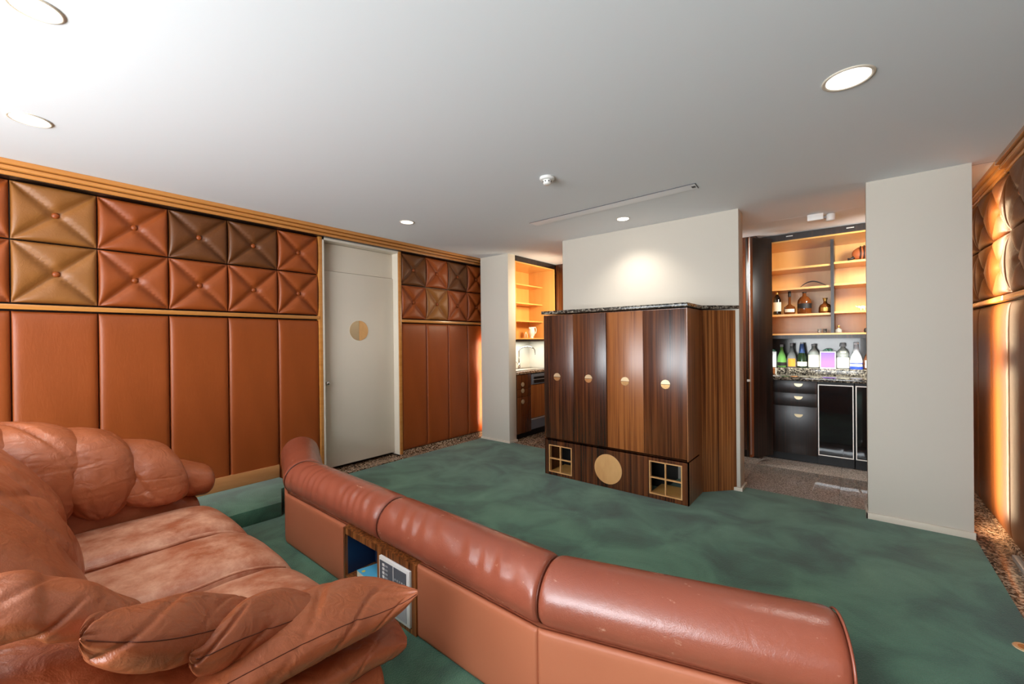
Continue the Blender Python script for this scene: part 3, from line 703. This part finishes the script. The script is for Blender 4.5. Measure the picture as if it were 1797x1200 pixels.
bottle('whiskey_bottle', 'round shouldered amber bottle with wide black label on the bar shelf', -.425, 5.70, ZS, [(.062, 0), (.066, .01), (.066, .13), (.06, .155), (.04, .185), (.018, .20), (.017, .232)], 'glassamber', [('label', 'labelblack', .0665, .0665, .06, .115, 2.6), ('cap', 'labelblack', .020, .020, .232, .244, None)])
bottle('decanter_bottle', 'amber bottle with round ball stopper on the bar shelf', -.238, 5.70, ZS, [(.054, 0), (.060, .012), (.058, .06), (.045, .09), (.02, .105), (.016, .125)], 'glassamber', [('label', 'gold', .0605, .0600, .02, .06, 1.5), ('stopper', 'gold', .014, .024, .125, .165, None)])
for i, xx in enumerate((-.292, -.243)):
    bottle('shot_glass', ['left one', 'right one'][i]+' of two tiny glasses on the lowest maple shelf', xx, 5.72, 1.380, [(.014, 0), (.016, .004), (.019, .045), (.017, .045), (.014, .008), (.001, .006)], 'glassclear', cat='glass', group='tiny glasses on the lowest shelf')
bottle('perfume_decanter', 'small faceted glass decanter with ball stopper on the lowest shelf', -.125, 5.72, 1.380, [(.028, 0), (.032, .01), (.028, .035), (.010, .048), (.009, .055)], 'glassgrey', [('stopper', 'gold', .008, .013, .055, .08, None)])
bottle('small_vase', 'tiny dark vase at the right end of the lowest shelf', .098, 5.72, 1.380, [(.010, 0), (.016, .015), (.014, .03), (.008, .045)], 'rubber', cat='vase')
# curved dark strap, flask, little animal
tag(MB().tube([(-.462+.233*i/20, 5.72, 1.902+.055*math.sin(math.pi*(i/20)**.9)) for i in range(21)], [.002+.005*math.sin(math.pi*i/20) for i in range(21)], 8).build('curved_strap', 'rubber', None, smooth=True, origin=(-.34, 5.72, 1.9)), 'thin dark arched strap lying on the middle maple shelf', 'strap')
fk = thing('leather_flask', 'oval brown flask with strap lying on the top right shelf', 'flask', (.06, 5.75, 2.134))
V, F = cushion(20, 20, lambda u, v, s: Vector((.105, 5.75, 2.212)) + Vector((.115*math.sin(math.asin(max(-1, min(1, u)))) * math.sqrt(max(0, 1-v*v/2)), s*.04*math.sqrt(max(0, (1-u*u)*(1-v*v))), .078*v*math.sqrt(max(0, 1-u*u/2)))))
mk('body', V, F, 'terracotta', fk, True)
MB().tube([(.01, 5.75, 2.18), (-.02, 5.75, 2.165), (-.045, 5.75, 2.165)], [.018, .010, .014], 12).build('neck', 'rubber', fk, smooth=True)
MB().tube([(.06, 5.705, 2.285), (.066, 5.703, 2.212), (.06, 5.705, 2.14)], .005, 8).build('strap', 'rubber', fk, smooth=True); MB().tube([(.09, 5.705, 2.29), (.094, 5.703, 2.212), (.09, 5.705, 2.136)], .005, 8).build('strap', 'rubber', fk, smooth=True)
an = thing('animal_figurine', 'small pale elephant figurine on the right maple shelf', 'figurine', (.07, 5.72, 1.611))
MB().lathe((.075, 5.72, 1.628), [(.004, 0), (.018, .004), (.024, .016), (.02, .028), (.006, .034)], 16, .7).build('body', 'porcelain', an, smooth=True)
MB().lathe((.046, 5.72, 1.636), [(.003, 0), (.011, .004), (.013, .012), (.008, .022), (.002, .025)], 14).build('head', 'porcelain', an, smooth=True)
MB().tube([(.04, 5.72, 1.648), (.026, 5.72, 1.652), (.018, 5.72, 1.664)], [.005, .004, .002], 8).build('trunk', 'porcelain', an, smooth=True)
for a_, b_ in ((-.014, -.008), (-.014, .008), (.014, -.008), (.014, .008)): MB().tube([(.075+a_, 5.72+b_, 1.6115), (.075+a_, 5.72+b_, 1.634)], .005, 8).build('leg', 'porcelain', an, smooth=True)
ZL = .9855; YB_ = 5.87
def bxx(px):  # bar ledge positions measured along the ledge
    return px
gb = thing('gift_box', 'white gift box with mint bow at the left end of the bar ledge', 'box', (-.80+.05, 5.88, ZL))
bx('box', 'whitebottle', gb, -.812, -.716, 5.85, 5.93, ZL, ZL+.185, bevel=.002)
def bow(parent, x, y, z, s):
    mb = MB()
    for k in range(7):
        a = k*2*math.pi/7
        mb.tube([(x, y, z), (x+s*.5*math.cos(a), y+s*.5*math.sin(a), z+s*.55), (x+s*math.cos(a), y+s*math.sin(a), z+s*.3), (x+s*.55*math.cos(a+.2), y+s*.55*math.sin(a+.2), z)], [.002, .007, .008, .002], 6)
    mb.build('bow', 'mint', parent, smooth=True)
bow(gb, -.764, 5.89, ZL+.187, .035)
bottle('green_bottle', 'fat green bottle with dark lower label on the bar ledge', -.662, YB_, ZL, [(.044, 0), (.048, .01), (.048, .07), (.04, .13), (.022, .18), (.015, .21), (.015, .255)], 'glassgreen', [('label', 'labelblack', .0485, .0485, .02, .06, 2.8), ('cap', 'lightgrey', .017, .017, .24, .268, None)])
bottle('clear_bottle', 'clear bottle with orange and white label on the bar ledge', -.564, YB_, ZL, [(.046, 0), (.048, .01), (.048, .10), (.036, .15), (.019, .19), (.016, .25)], 'glassclear', [('label', 'orange', .0485, .0485, .015, .105, 1.5), ('liquid', 'glassamber', .044, .044, .006, .09, None), ('capsule', 'lightgrey', .018, .018, .25, .285, None)])
bottle('champagne_bottle', 'dark green champagne bottle with blue foil neck on the bar ledge', -.464, YB_, ZL, [(.046, 0), (.048, .01), (.047, .12), (.032, .17), (.018, .21), (.016, .26)], 'glassdkgreen', [('label', 'cream', .0485, .0485, .02, .07, 2.3), ('foil', 'bluefoil', .032, .018, .17, .285, None), ('foil_cap', 'whitebottle', .02, .018, .262, .29, None)])
bottle('gin_bottle', 'pale smoky bottle with tall cream label on the bar ledge', -.355, YB_, ZL, [(.048, 0), (.052, .01), (.052, .15), (.045, .185), (.02, .22), (.017, .25)], 'glassgrey', [('label', 'cream', .0525, .0525, .015, .15, 2.4), ('cap', 'lightgrey', .021, .021, .25, .275, None)])
pb = thing('violet_box', 'glowing violet gift box in a white frame with mint bow', 'box', (-.225, 5.88, ZL))
bx('frame', 'whitebottle', pb, -.297, -.152, 5.84, 5.93, ZL, ZL+.192, bevel=.002)
bx('violet_window', 'purple', pb, -.286, -.163, 5.837, 5.841, ZL+.012, ZL+.178)
bow(pb, -.225, 5.88, ZL+.194, .04)
bottle('stoneware_bottle', 'grey patterned broad shouldered bottle with flat cap on the bar ledge', -.093, YB_, ZL, [(.052, 0), (.055, .01), (.055, .10), (.05, .13), (.056, .165), (.045, .20), (.022, .225), (.018, .245)], 'glassgrey', [('label', 'cream', .0555, .0555, .01, .125, 2.4), ('cap', 'lightgrey', .030, .026, .245, .285, None), ('bib', 'cream', .0525, .050, .15, .195, 1.0)])
bottle('white_blue_bottle', 'white bottle with blue waves near its base on the bar ledge', .020, YB_-.02, ZL, [(.052, 0), (.055, .01), (.054, .09), (.045, .14), (.026, .19), (.020, .27)], 'whitebottle', [('label', 'bluelabel', .0555, .0555, .002, .032, 3.0), ('band', 'bluelabel', .0552, .055, .06, .07, 2.6), ('cap', 'whitebottle', .023, .022, .27, .29, None)])
bottle('rum_bottle', 'amber bottle with white label beside the white blue bottle', .134, YB_-.02, ZL, [(.052, 0), (.056, .01), (.056, .10), (.04, .15), (.02, .18), (.016, .23)], 'glassamber', [('label', 'cream', .0565, .0565, .02, .10, 1.8), ('capsule', 'whitebottle', .022, .02, .18, .265, None)])

# ================================================================ LEATHER BARRIER (low curved partition with roll top)
br = thing('leather_barrier', 'long low curved leather partition with a fat padded roll top', 'partition', (-1.9, 1.25, 0))
NP = [(-3.70, 1.50), (-2.93, 1.19), (-.855, 1.165), (.0, 1.42)]    # near-face line at floor level
BT = .20
def offs(poly, d):
    out = []
    for i, p in enumerate(poly):
        a = Vector(poly[max(i-1, 0)]); b = Vector(poly[i]); c = Vector(poly[min(i+1, len(poly)-1)])
        n1 = (b-a).normalized() if i > 0 else (c-b).normalized(); n2 = (c-b).normalized() if i < len(poly)-1 else n1
        n1 = Vector((-n1.y, n1.x)); n2 = Vector((-n2.y, n2.x)); n = (n1+n2).normalized()
        out.append(tuple(b + n*d/max(.3, n.dot(n1))))
    return out
far = offs(NP, BT)
ZU = .325
def bpanel(i, a=None, b=None):
    """one padded panel of the near side between fractions a..b of run i"""
    p = Vector(NP[i]); q = Vector(NP[i+1]); a = 0 if a is None else a; b = 1 if b is None else b
    P = p.lerp(q, a); Q = p.lerp(q, b); n = (Q-P).normalized(); nn = Vector((n.y, -n.x))
    g = .0015; P = P+n*g; Q = Q-n*g
    L = (Q-P).length
    def fn(u, v, s):
        pt = P.lerp(Q, (u+1)/2); z = .006+(ZU-.002)*(v+1)/2
        e = (1-abs(u)**40)*(1-abs(v)**16)
        if s > 0: d = .004+.010*max(0, e)**.5
        elif s == 0: d = .0
        else: d = -.012
        return Vector((pt.x+nn.x*(d-.012), pt.y+nn.y*(d-.012), z))
    V, F = cushion(30, 16, fn)
    o = mk('side_panel', V, F, 'barrier', br, True)
    return o
t1 = (2.93-2.163)/(2.93-.855); t2 = (2.93-1.527)/(2.93-.855)
bpanel(0); bpanel(1, 0, t1); bpanel(1, t2, 1); bpanel(2)
# core, open at the niche
MB().prism([NP[0], (NP[1][0], NP[1][1]+.014), far[1], far[0]], .006, ZU).build('core', 'barrier', br)
def cpt(x, d): # point on run 1
    return (x, 1.19-(x+2.93)*(.025/2.075)+d)
MB().prism([cpt(-2.93, .014), cpt(-2.163, .014), cpt(-2.163, BT), far[1]], .006, ZU).build('core', 'barrier', br)
MB().prism([cpt(-1.527, .014), (NP[2][0], NP[2][1]+.014), far[2], cpt(-1.527, BT)], .006, ZU).build('core', 'barrier', br)
MB().prism([(NP[2][0], NP[2][1]+.014), (NP[3][0]-.004, NP[3][1]+.014), (far[3][0]-.004, far[3][1]), far[2]], .006, ZU).build('core', 'barrier', br)
def fpanel(a, b): MB().prism([a, b, (b[0]+.0, b[1]+.01), (a[0], a[1]+.01)], .006, ZU).build('rear_panel', 'barrier', br)
fpanel(far[0], far[1]); fpanel(far[1], far[2]); fpanel(far[2], far[3])
# roll: three cushions
RC = offs(NP, .118); RZ = .405; RR = .128
def rollseg(P, Q, n0, n1, r0, r1, name='roll_cushion', wf=0, endflat=True, seed=0):
    """P,Q centre points; n0,n1 = mitred width directions (unit-ish, horizontal)"""
    V = []; F = []; ns, nt = 90, 56
    L = (Q-P).length
    for i in range(ns+1):
        s = i/ns; sx = s*L
        e = min(sx, L-sx); k = 1-.16*math.exp(-e/.010)
        if e < 1e-6: k = .80
        C = P.lerp(Q, s); n = n0.lerp(n1, s); r = (r0+(r1-r0)*s)*k
        for j in range(nt):
            th = 2*math.pi*j/nt; c, sn = math.cos(th), math.sin(th)
            wv = .0
            if wf:
                amp = .0042*math.exp(-((th-2.45)/.75)**2)
                wv = amp*(math.sin(wf*sx*6.28+1.7*math.sin(3*th+seed)+2.0*math.sin(2.1*sx*6.28+seed))*.7+.5*math.sin(wf*.53*sx*6.28+th*2+seed))
                wv *= min(1, e/.06)
            rr = r+wv
            flat = .86 if sn < 0 else 1.0
            V.append((C.x+n.x*c*rr, C.y+n.y*c*rr, RZ+sn*rr*flat*.95))
    for i in range(ns):
        for j in range(nt): F.append((i*nt+j, (i+1)*nt+j, (i+1)*nt+(j+1) % nt, i*nt+(j+1) % nt))
    F.append(tuple(range(nt))); F.append(tuple(ns*nt+j for j in range(nt))[::-1])
    o = mk(name, V, F, 'roll', br, True)
    return o
RCv = [Vector(p) for p in RC]
def nrm(p, q): d_ = (q-p).normalized(); return Vector((-d_.y, d_.x))
nA = nrm(RCv[0], RCv[1]); nB = nrm(RCv[1], RCv[2]); nC = nrm(RCv[2], RCv[3])
def mit(a, b): h_ = (a+b).normalized(); return h_/h_.dot(a)
mAB, mBC = mit(nA, nB), mit(nB, nC)
mid = RCv[1].lerp(RCv[2], (2.93-1.845)/(2.93-.855))
rollseg(RCv[0], RCv[1], nA, mAB, RR+.014, RR+.002, seed=1)
rollseg(RCv[1], mid, mAB, nB, RR+.002, RR, wf=13, seed=2)
rollseg(mid, RCv[2], nB, mBC, RR, RR+.002, wf=9, seed=3)
rollseg(RCv[2], RCv[3], mBC, nC, RR+.002, RR+.004, seed=4)
# seam piping between the roll cushions
def ring(C, n, r, rad=.0035, mat='piping'):
    pts = [(C.x+n.x*math.cos(t)*r, C.y+n.y*math.cos(t)*r, RZ+math.sin(t)*r*(.95 if math.sin(t) > 0 else .82)) for t in [2*math.pi*i/40 for i in range(41)]]
    MB().tube(pts, rad, 6).build('seam', mat, br, smooth=True)
ring(RCv[1], mAB, RR*.96); ring(mid, nB, RR*.93); ring(RCv[2], mBC, RR*.93, .0035)
dC = (RCv[3]-RCv[2]).normalized()
ring(RCv[3]-dC*.003, nC, RR*1.0, .004, 'roll')
# end bulge
loft('roll_end', 'roll', br, [((RCv[3].x, RCv[3].y, RZ), (nC.x*RR*.93, nC.y*RR*.93, 0), (0, 0, RR*.86)), ((RCv[3].x+dC.x*.008, RCv[3].y+dC.y*.008, RZ), (nC.x*RR*.7, nC.y*RR*.7, 0), (0, 0, RR*.65)), ((RCv[3].x+dC.x*.012, RCv[3].y+dC.y*.012, RZ), (nC.x*.01, nC.y*.01, 0), (0, 0, .01))], ns=12, nt=40, round_ends=False)
MB().prism([NP[3], far[3], (far[3][0]+.008, far[3][1]+.002), (NP[3][0]+.008, NP[3][1]+.002)], .006, ZU).build('end_panel', 'roll', br)
# wooden niche insert with recess + control panel
def yf(x): return 1.19-(x+2.93)*(.025/2.075)
na, nb, nm_ = -2.163, -1.527, -1.822
fr_ = MB()
def wf_(x0, x1, z0, z1, d0=-.004, d1=.19):
    fr_.prism([(x0, yf(x0)+d0), (x1, yf(x1)+d0), (x1, yf(x1)+d1), (x0, yf(x0)+d1)], z0, z1)
wf_(na, nb, .292, ZU, -.004, .19); wf_(na, nb, .006, .028); wf_(na, na+.016, .028, .292); wf_(nm_-.012, nm_+.012, .028, .292); wf_(nb-.03, nb, .028, .292)
wf_(na+.016, nm_-.012, .055, .066)
fr_.build('niche_frame', 'zebrano', br)
MB().prism([(na+.016, yf(na)+.175), (nm_-.012, yf(nm_)+.175), (nm_-.012, yf(nm_)+.19), (na+.016, yf(na)+.19)], .066, .292).build('niche_back', 'blue', br)
MB().prism([(na+.0165, yf(na)+.012), (na+.020, yf(na)+.012), (na+.020, yf(na)+.175), (na+.0165, yf(na)+.175)], .067, .29).build('niche_lining', 'blue', br)
cpn = MB().prism([(-1.806, yf(-1.806)-.012), (-1.562, yf(-1.562)-.012), (-1.562, yf(-1.562)+.05), (-1.806, yf(-1.806)+.05)], .03, .288).build('control_panel', 'whitegloss', br, bevel=.003)
cpn['label'] = 'white framed switch and remote control panel'
def cq(x0, x1, z0, z1, mat, name, d=-.0125, t=.0015):
    MB().prism([(x0, yf(x0)+d-t), (x1, yf(x1)+d-t), (x1, yf(x1)+d), (x0, yf(x0)+d)], z0, z1).build(name, mat, cpn)
cq(-1.796, -1.690, .165, .272, 'grey', 'key_field'); cq(-1.682, -1.585, .165, .272, 'grey', 'key_field'); cq(-1.796, -1.690, .045, .150, 'grey', 'key_field'); cq(-1.682, -1.585, .045, .150, 'lightgrey', 'key_field')
for i in range(5):
    cq(-1.772, -1.755, .250-i*.019, .262-i*.019, 'whitegloss', 'key', -.0142); cq(-1.750, -1.728, .252-i*.019, .259-i*.019, 'lightgrey', 'key', -.0142)
for j in range(2):
    for i in range(5): cq(-1.674+i*.018, -1.664+i*.018, .214-j*.022, .222-j*.022, 'lightgrey', 'key', -.0142)
bk = thing('blue_book', 'light blue softcover book lying in the wooden niche of the leather partition', 'book', (-1.96, 1.25, .067))
pb_ = [(-2.085, 1.21), (-1.845, 1.185), (-1.838, 1.335), (-2.05, 1.35)]
MB().prism(pb_, .070, .098).build('pages', 'paper', bk)
MB().prism([(x*1.0, y) for x, y in pb_], .098, .101).build('cover', 'bookblue', bk); MB().prism(pb_, .067, .070).build('cover', 'bookblue', bk)
MB().disc((-2.045, 1.225, .101), (0, 0, 1), .010, .0005, 16).build('yellow_emblem', 'yellow', bk)

# ================================================================ SOFA
so = thing('sofa', 'large puffy tan leather sofa with overlapping arm cushions', 'sofa', (-2.15, .25, 0))
# base
bx('base', 'sofa', so, -3.25, -1.16, -.32, .72, .012, .27, bevel=.03)
# seat cushions
def seat(x0, x1, seed, mat='seat'):
    y0, y1 = -.02, .85
    def fn(u, v, s):
        x = (x0+x1)/2+(x1-x0)/2*u; y = (y0+y1)/2+(y1-y0)/2*v
        e = (1-abs(u)**7)*(1-abs(v)**5)
        top = .27+.145*max(0, e)**.42
        P = Vector((x, y, 0))
        n = .010*noise.noise(P*4+Vector((seed, 0, 0)))+.004*noise.noise(P*11)
        # front rolls over
        fr = max(0, v-.55)/.45
        z = top + n*e - .045*fr**2.2 + .010*(1-u*u)
        # creases from the back corners
        z += .004*math.sin(20*(x-y*.55)+seed)*max(0, -v)*e
        if s < 0: z = .245
        if s == 0: z = .30-.02*(v > .9)
        if s == 0 and v > .95: y -= .015
        return Vector((x, y, z))
    V, F = cushion(40, 48, fn)
    return mk('seat_cushion', V, F, mat, so, True)
seat(-3.0, -2.463, 1); seat(-2.46, -1.95, 2); seat(-1.947, -1.33, 3)
# piping between seat cushions
for xx, m_, r_ in ((-2.462, 'seat', .011), (-1.949, 'seat', .006)):
    MB().tube([(xx+.004*math.sin(y*30), y, .398-.075*max(0, (y-.58)/.23)**2.2) for y in [.0+.79*i/30 for i in range(31)]], r_, 8).build('seam_piping', m_, so, smooth=True)
# back cushions
def backc(x0, x1, seed):
    xm = (x0+x1)/2; hw = (x1-x0)/2*1.02
    st = []
    for z, yf_, yb, w in ((.36, .14, -.1, .86), (.46, .175, -.13, 1), (.58, .17, -.16, 1.02), (.70, .12, -.20, 1.0), (.80, .05, -.25, .98), (.88, -.02, -.27, .92), (.93, -.08, -.22, .8)):
        st.append(((xm, (yf_+yb)/2, z), (hw*w, 0, 0), (0, (yf_-yb)/2, .03)))
    loft('back_cushion', 'sofa', so, st, ns=90, nt=110, pc=.55, ps=.8, wr=.013, wf=11, fold=1.8, seed=seed, noise_amp=.012, wrap=.12)
backc(-2.98, -2.46, 11); backc(-2.46, -1.95, 12); backc(-1.95, -1.40, 13)
loft('back_frame', 'sofa', so, [((-3.28, -.2, .45), (0, .10, 0), (0, 0, .38)), ((-2.7, -.21, .46), (0, .12, 0), (0, 0, .42)), ((-1.6, -.21, .46), (0, .12, 0), (0, 0, .42)), ((-1.02, -.2, .45), (0, .10, 0), (0, 0, .38))], pc=.6, ps=.7, wrap=.05)
# arm bodies
def arm(rows):
    st = [(((xi+xo)/2, y, (zt+zb)/2), ((xi-xo)/2, 0, 0), (0, 0, (zt-zb)/2)) for y, zt, xo, xi, zb in rows]
    loft('arm_body', 'sofa', so, st, ns=100, nt=90, pc=.62, ps=.62, wr=.004, wf=7, noise_amp=.012, seed=5, wrap=.06)
arm([(-.30, .76, -1.02, -1.33, .05), (-.1, .79, -.99, -1.36, .03), (.08, .755, -1.0, -1.38, .02), (.25, .66, -1.03, -1.40, .02), (.45, .52, -1.07, -1.41, .02), (.62, .42, -1.09, -1.41, .02), (.765, .35, -1.11, -1.40, .03)])
arm([(-.30, .80, -3.28, -2.98, .05), (-.1, .85, -3.305, -2.955, .03), (.1, .80, -3.315, -2.945, .02), (.3, .70, -3.32, -2.94, .02), (.5, .58, -3.315, -2.945, .02), (.66, .47, -3.305, -2.955, .02), (.76, .40, -3.29, -2.97, .03)])
def leaf(name, pts, seed, mat='sofa', wr=.006, **kw):
    st = [((x, y, z), tuple(w), tuple(t)) for (x, y, z), w, t in pts]
    return loft(name, mat, so, st, ns=110, nt=90, wr=wr, seed=seed, **kw)
# outlines, back to front: centre, half-width vector, half-thickness vector
leaf('arm_cushion', [
    ((-1.10, -.42, .87), (-.05, 0, .01), (.01, 0, .02)), ((-1.11, -.25, .90), (-.08, 0, .02), (.014, 0, .035)),
    ((-1.120, -0.004, 0.890), (-0.080, 0.001, 0.020), (0.014, 0, 0.036)),
    ((-1.130, 0.054, 0.855), (-0.080, 0.004, 0.018), (0.014, 0, 0.036)),
    ((-1.140, 0.104, 0.825), (-0.070, 0.011, 0.008), (0.012, 0, 0.035)),
    ((-1.155, 0.143, 0.796), (-0.055, 0.009, -0.001), (0.009, 0, 0.025)),
    ((-1.165, 0.178, 0.770), (-0.035, 0.007, -0.001), (0.006, 0, 0.016)),
    ((-1.155, 0.187, 0.764), (-0.005, 0.001, -0.001), (0.001, 0, 0.004))], 21, fold=2.2, wr=.007, wf=9, ps=.8, round_ends=False, noise_amp=.008, seam=[(4.0, .1, .95)])
leaf('arm_cushion', [
    ((-1.010, 0.080, 0.835), (-0.010, 0.001, -0.001), (0.004, 0, 0.012)),
    ((-1.050, 0.100, 0.808), (-0.050, 0.007, 0.002), (0.012, 0, 0.035)),
    ((-1.090, 0.165, 0.756), (-0.092, 0.014, -0.003), (0.018, 0, 0.052)),
    ((-1.135, 0.252, 0.713), (-0.108, 0.029, 0.001), (0.018, 0, 0.052)),
    ((-1.185, 0.343, 0.665), (-0.085, 0.039, -0.005), (0.010, 0, 0.030)),
    ((-1.235, 0.407, 0.625), (-0.045, 0.023, -0.004), (0.005, 0, 0.015)),
    ((-1.255, 0.439, 0.612), (-0.005, 0.004, 0.000), (0.001, 0, 0.004))], 22, fold=2.2, wr=.008, wf=9, ps=.8, round_ends=False, noise_amp=.006, seam=[(2.55, .12, .97)])
leaf('arm_cushion', [
    ((-1.040, 0.238, 0.697), (-0.010, 0.004, -0.002), (0.004, 0, 0.012)),
    ((-1.080, 0.272, 0.665), (-0.040, 0.018, 0.001), (0.011, 0, 0.032)),
    ((-1.140, 0.357, 0.646), (-0.082, 0.038, 0.008), (0.017, 0, 0.048)),
    ((-1.185, 0.450, 0.617), (-0.085, 0.047, 0.008), (0.012, 0, 0.034)),
    ((-1.210, 0.535, 0.578), (-0.060, 0.029, 0.006), (0.008, 0, 0.024)),
    ((-1.210, 0.583, 0.554), (-0.030, 0.016, 0.003), (0.004, 0, 0.012)),
    ((-1.205, 0.605, 0.546), (-0.005, 0.004, -0.002), (0.001, 0, 0.004))], 23, fold=2.2, wr=.007, wf=9, ps=.8, round_ends=False, noise_amp=.005, seam=[(2.55, .12, .97)])
leaf('arm_cushion', [
    ((-1.140, 0.238, 0.594), (-0.140, 0.040, 0.000), (0.010, 0, 0.030)),
    ((-1.165, 0.370, 0.573), (-0.165, 0.059, -0.008), (0.017, 0, 0.050)),
    ((-1.190, 0.508, 0.546), (-0.170, 0.073, -0.013), (0.019, 0, 0.055)),
    ((-1.205, 0.651, 0.521), (-0.155, 0.082, -0.010), (0.017, 0, 0.050)),
    ((-1.190, 0.743, 0.504), (-0.120, 0.068, 0.000), (0.014, 0, 0.040)),
    ((-1.140, 0.804, 0.508), (-0.060, 0.036, 0.004), (0.008, 0, 0.022)),
    ((-1.085, 0.838, 0.528), (-0.005, 0.003, 0.001), (0.001, 0, 0.004))], 24, wr=.006, wf=9, ps=.85, round_ends=False, noise_amp=.004, fold=2, seam=[(2.5, .05, .98)])
leaf('arm_roll', [
    ((-1.165, 0.328, 0.447), (-0.135, 0.050, -0.011), (0.014, 0, 0.040)),
    ((-1.185, 0.475, 0.418), (-0.145, 0.059, -0.027), (0.019, 0, 0.055)),
    ((-1.205, 0.649, 0.381), (-0.135, 0.071, -0.028), (0.019, 0, 0.055)),
    ((-1.205, 0.743, 0.371), (-0.115, 0.072, -0.022), (0.017, 0, 0.050)),
    ((-1.180, 0.808, 0.359), (-0.080, 0.053, -0.009), (0.014, 0, 0.040)),
    ((-1.145, 0.836, 0.345), (-0.035, 0.024, -0.015), (0.005, 0, 0.015))], 25, wr=.005, wf=7, ps=.85, pc=.9, round_ends=False, noise_amp=.004, seam=[(3.5, .1, .95)])
# --- far arm cushions, draped over the arm towards the seat
def drape(y, top, a, seed, drop=.42, wr=.011, name='arm_cushion', lean=.06, th=.07):
    P = [(-3.34, top-.26, .5, -.10), (-3.29, top-.09, .9, -.06), (-3.13, top-.055, 1.0, -.01), (-2.99, top-.12, 1.0, .03), (-2.935, top-.26, .92, .05), (-2.93, top-drop+.03, .6, .06)]
    st = []
    for k, (x, z, f, sh) in enumerate(P):
        a_ = Vector(P[max(k-1, 0)][:2]); b_ = Vector(P[min(k+1, len(P)-1)][:2]); t_ = (b_-a_).normalized(); n_ = Vector((-t_.y, t_.x))
        st.append(((x, y+sh*(lean/.06), z), (0, a*f, -.16*a*f), (n_.x*th*(.75+.25*f), .02, n_.y*th*(.75+.25*f))))
    return loft(name, 'sofa', so, st, ns=110, nt=90, wr=wr, wf=9, seed=seed, pc=1.0, ps=.95, noise_amp=.008, wrap=.2, fold=2.6)
drape(-.16, 1.0, .17, 30, .5)
drape(.06, .945, .18, 31, .5)
drape(.245, .885, .165, 32, .46)
drape(.46, .785, .165, 33, .36)
leaf('arm_roll', [((-3.12, .2, .60), (.15, 0, 0), (0, .03, .10)), ((-3.12, .45, .58), (.17, 0, 0), (0, .04, .11)), ((-3.12, .62, .545), (.175, 0, 0), (0, .03, .105)), ((-3.12, .74, .51), (.17, 0, 0), (0, .02, .09)), ((-3.12, .83, .49), (.15, 0, 0), (0, .01, .075))], 35, wr=.003, wf=6, pc=.85, ps=.9, noise_amp=.004)

# ---- small floor items
oc = thing('floor_socket', 'round brass floor socket cover in the carpet at the right edge', 'floor socket', (.555, 2.74, .004))
MB().disc((.555, 2.74, .0045), (0, 0, 1), .036, .003, 36, r2=.033).build('plate', 'brass_bright', oc); MB().disc((.555, 2.74, .0076), (0, 0, 1), .020, .001, 24).build('screw_lid', 'brass', oc)
tag(bx('skirting_cover', 'alu', None, .722, .752, 3.50, 3.80, .001, .03, bevel=.002, origin=(.737, 3.65, .001)), 'short white metal strip at the foot of the right padded wall', 'cover')
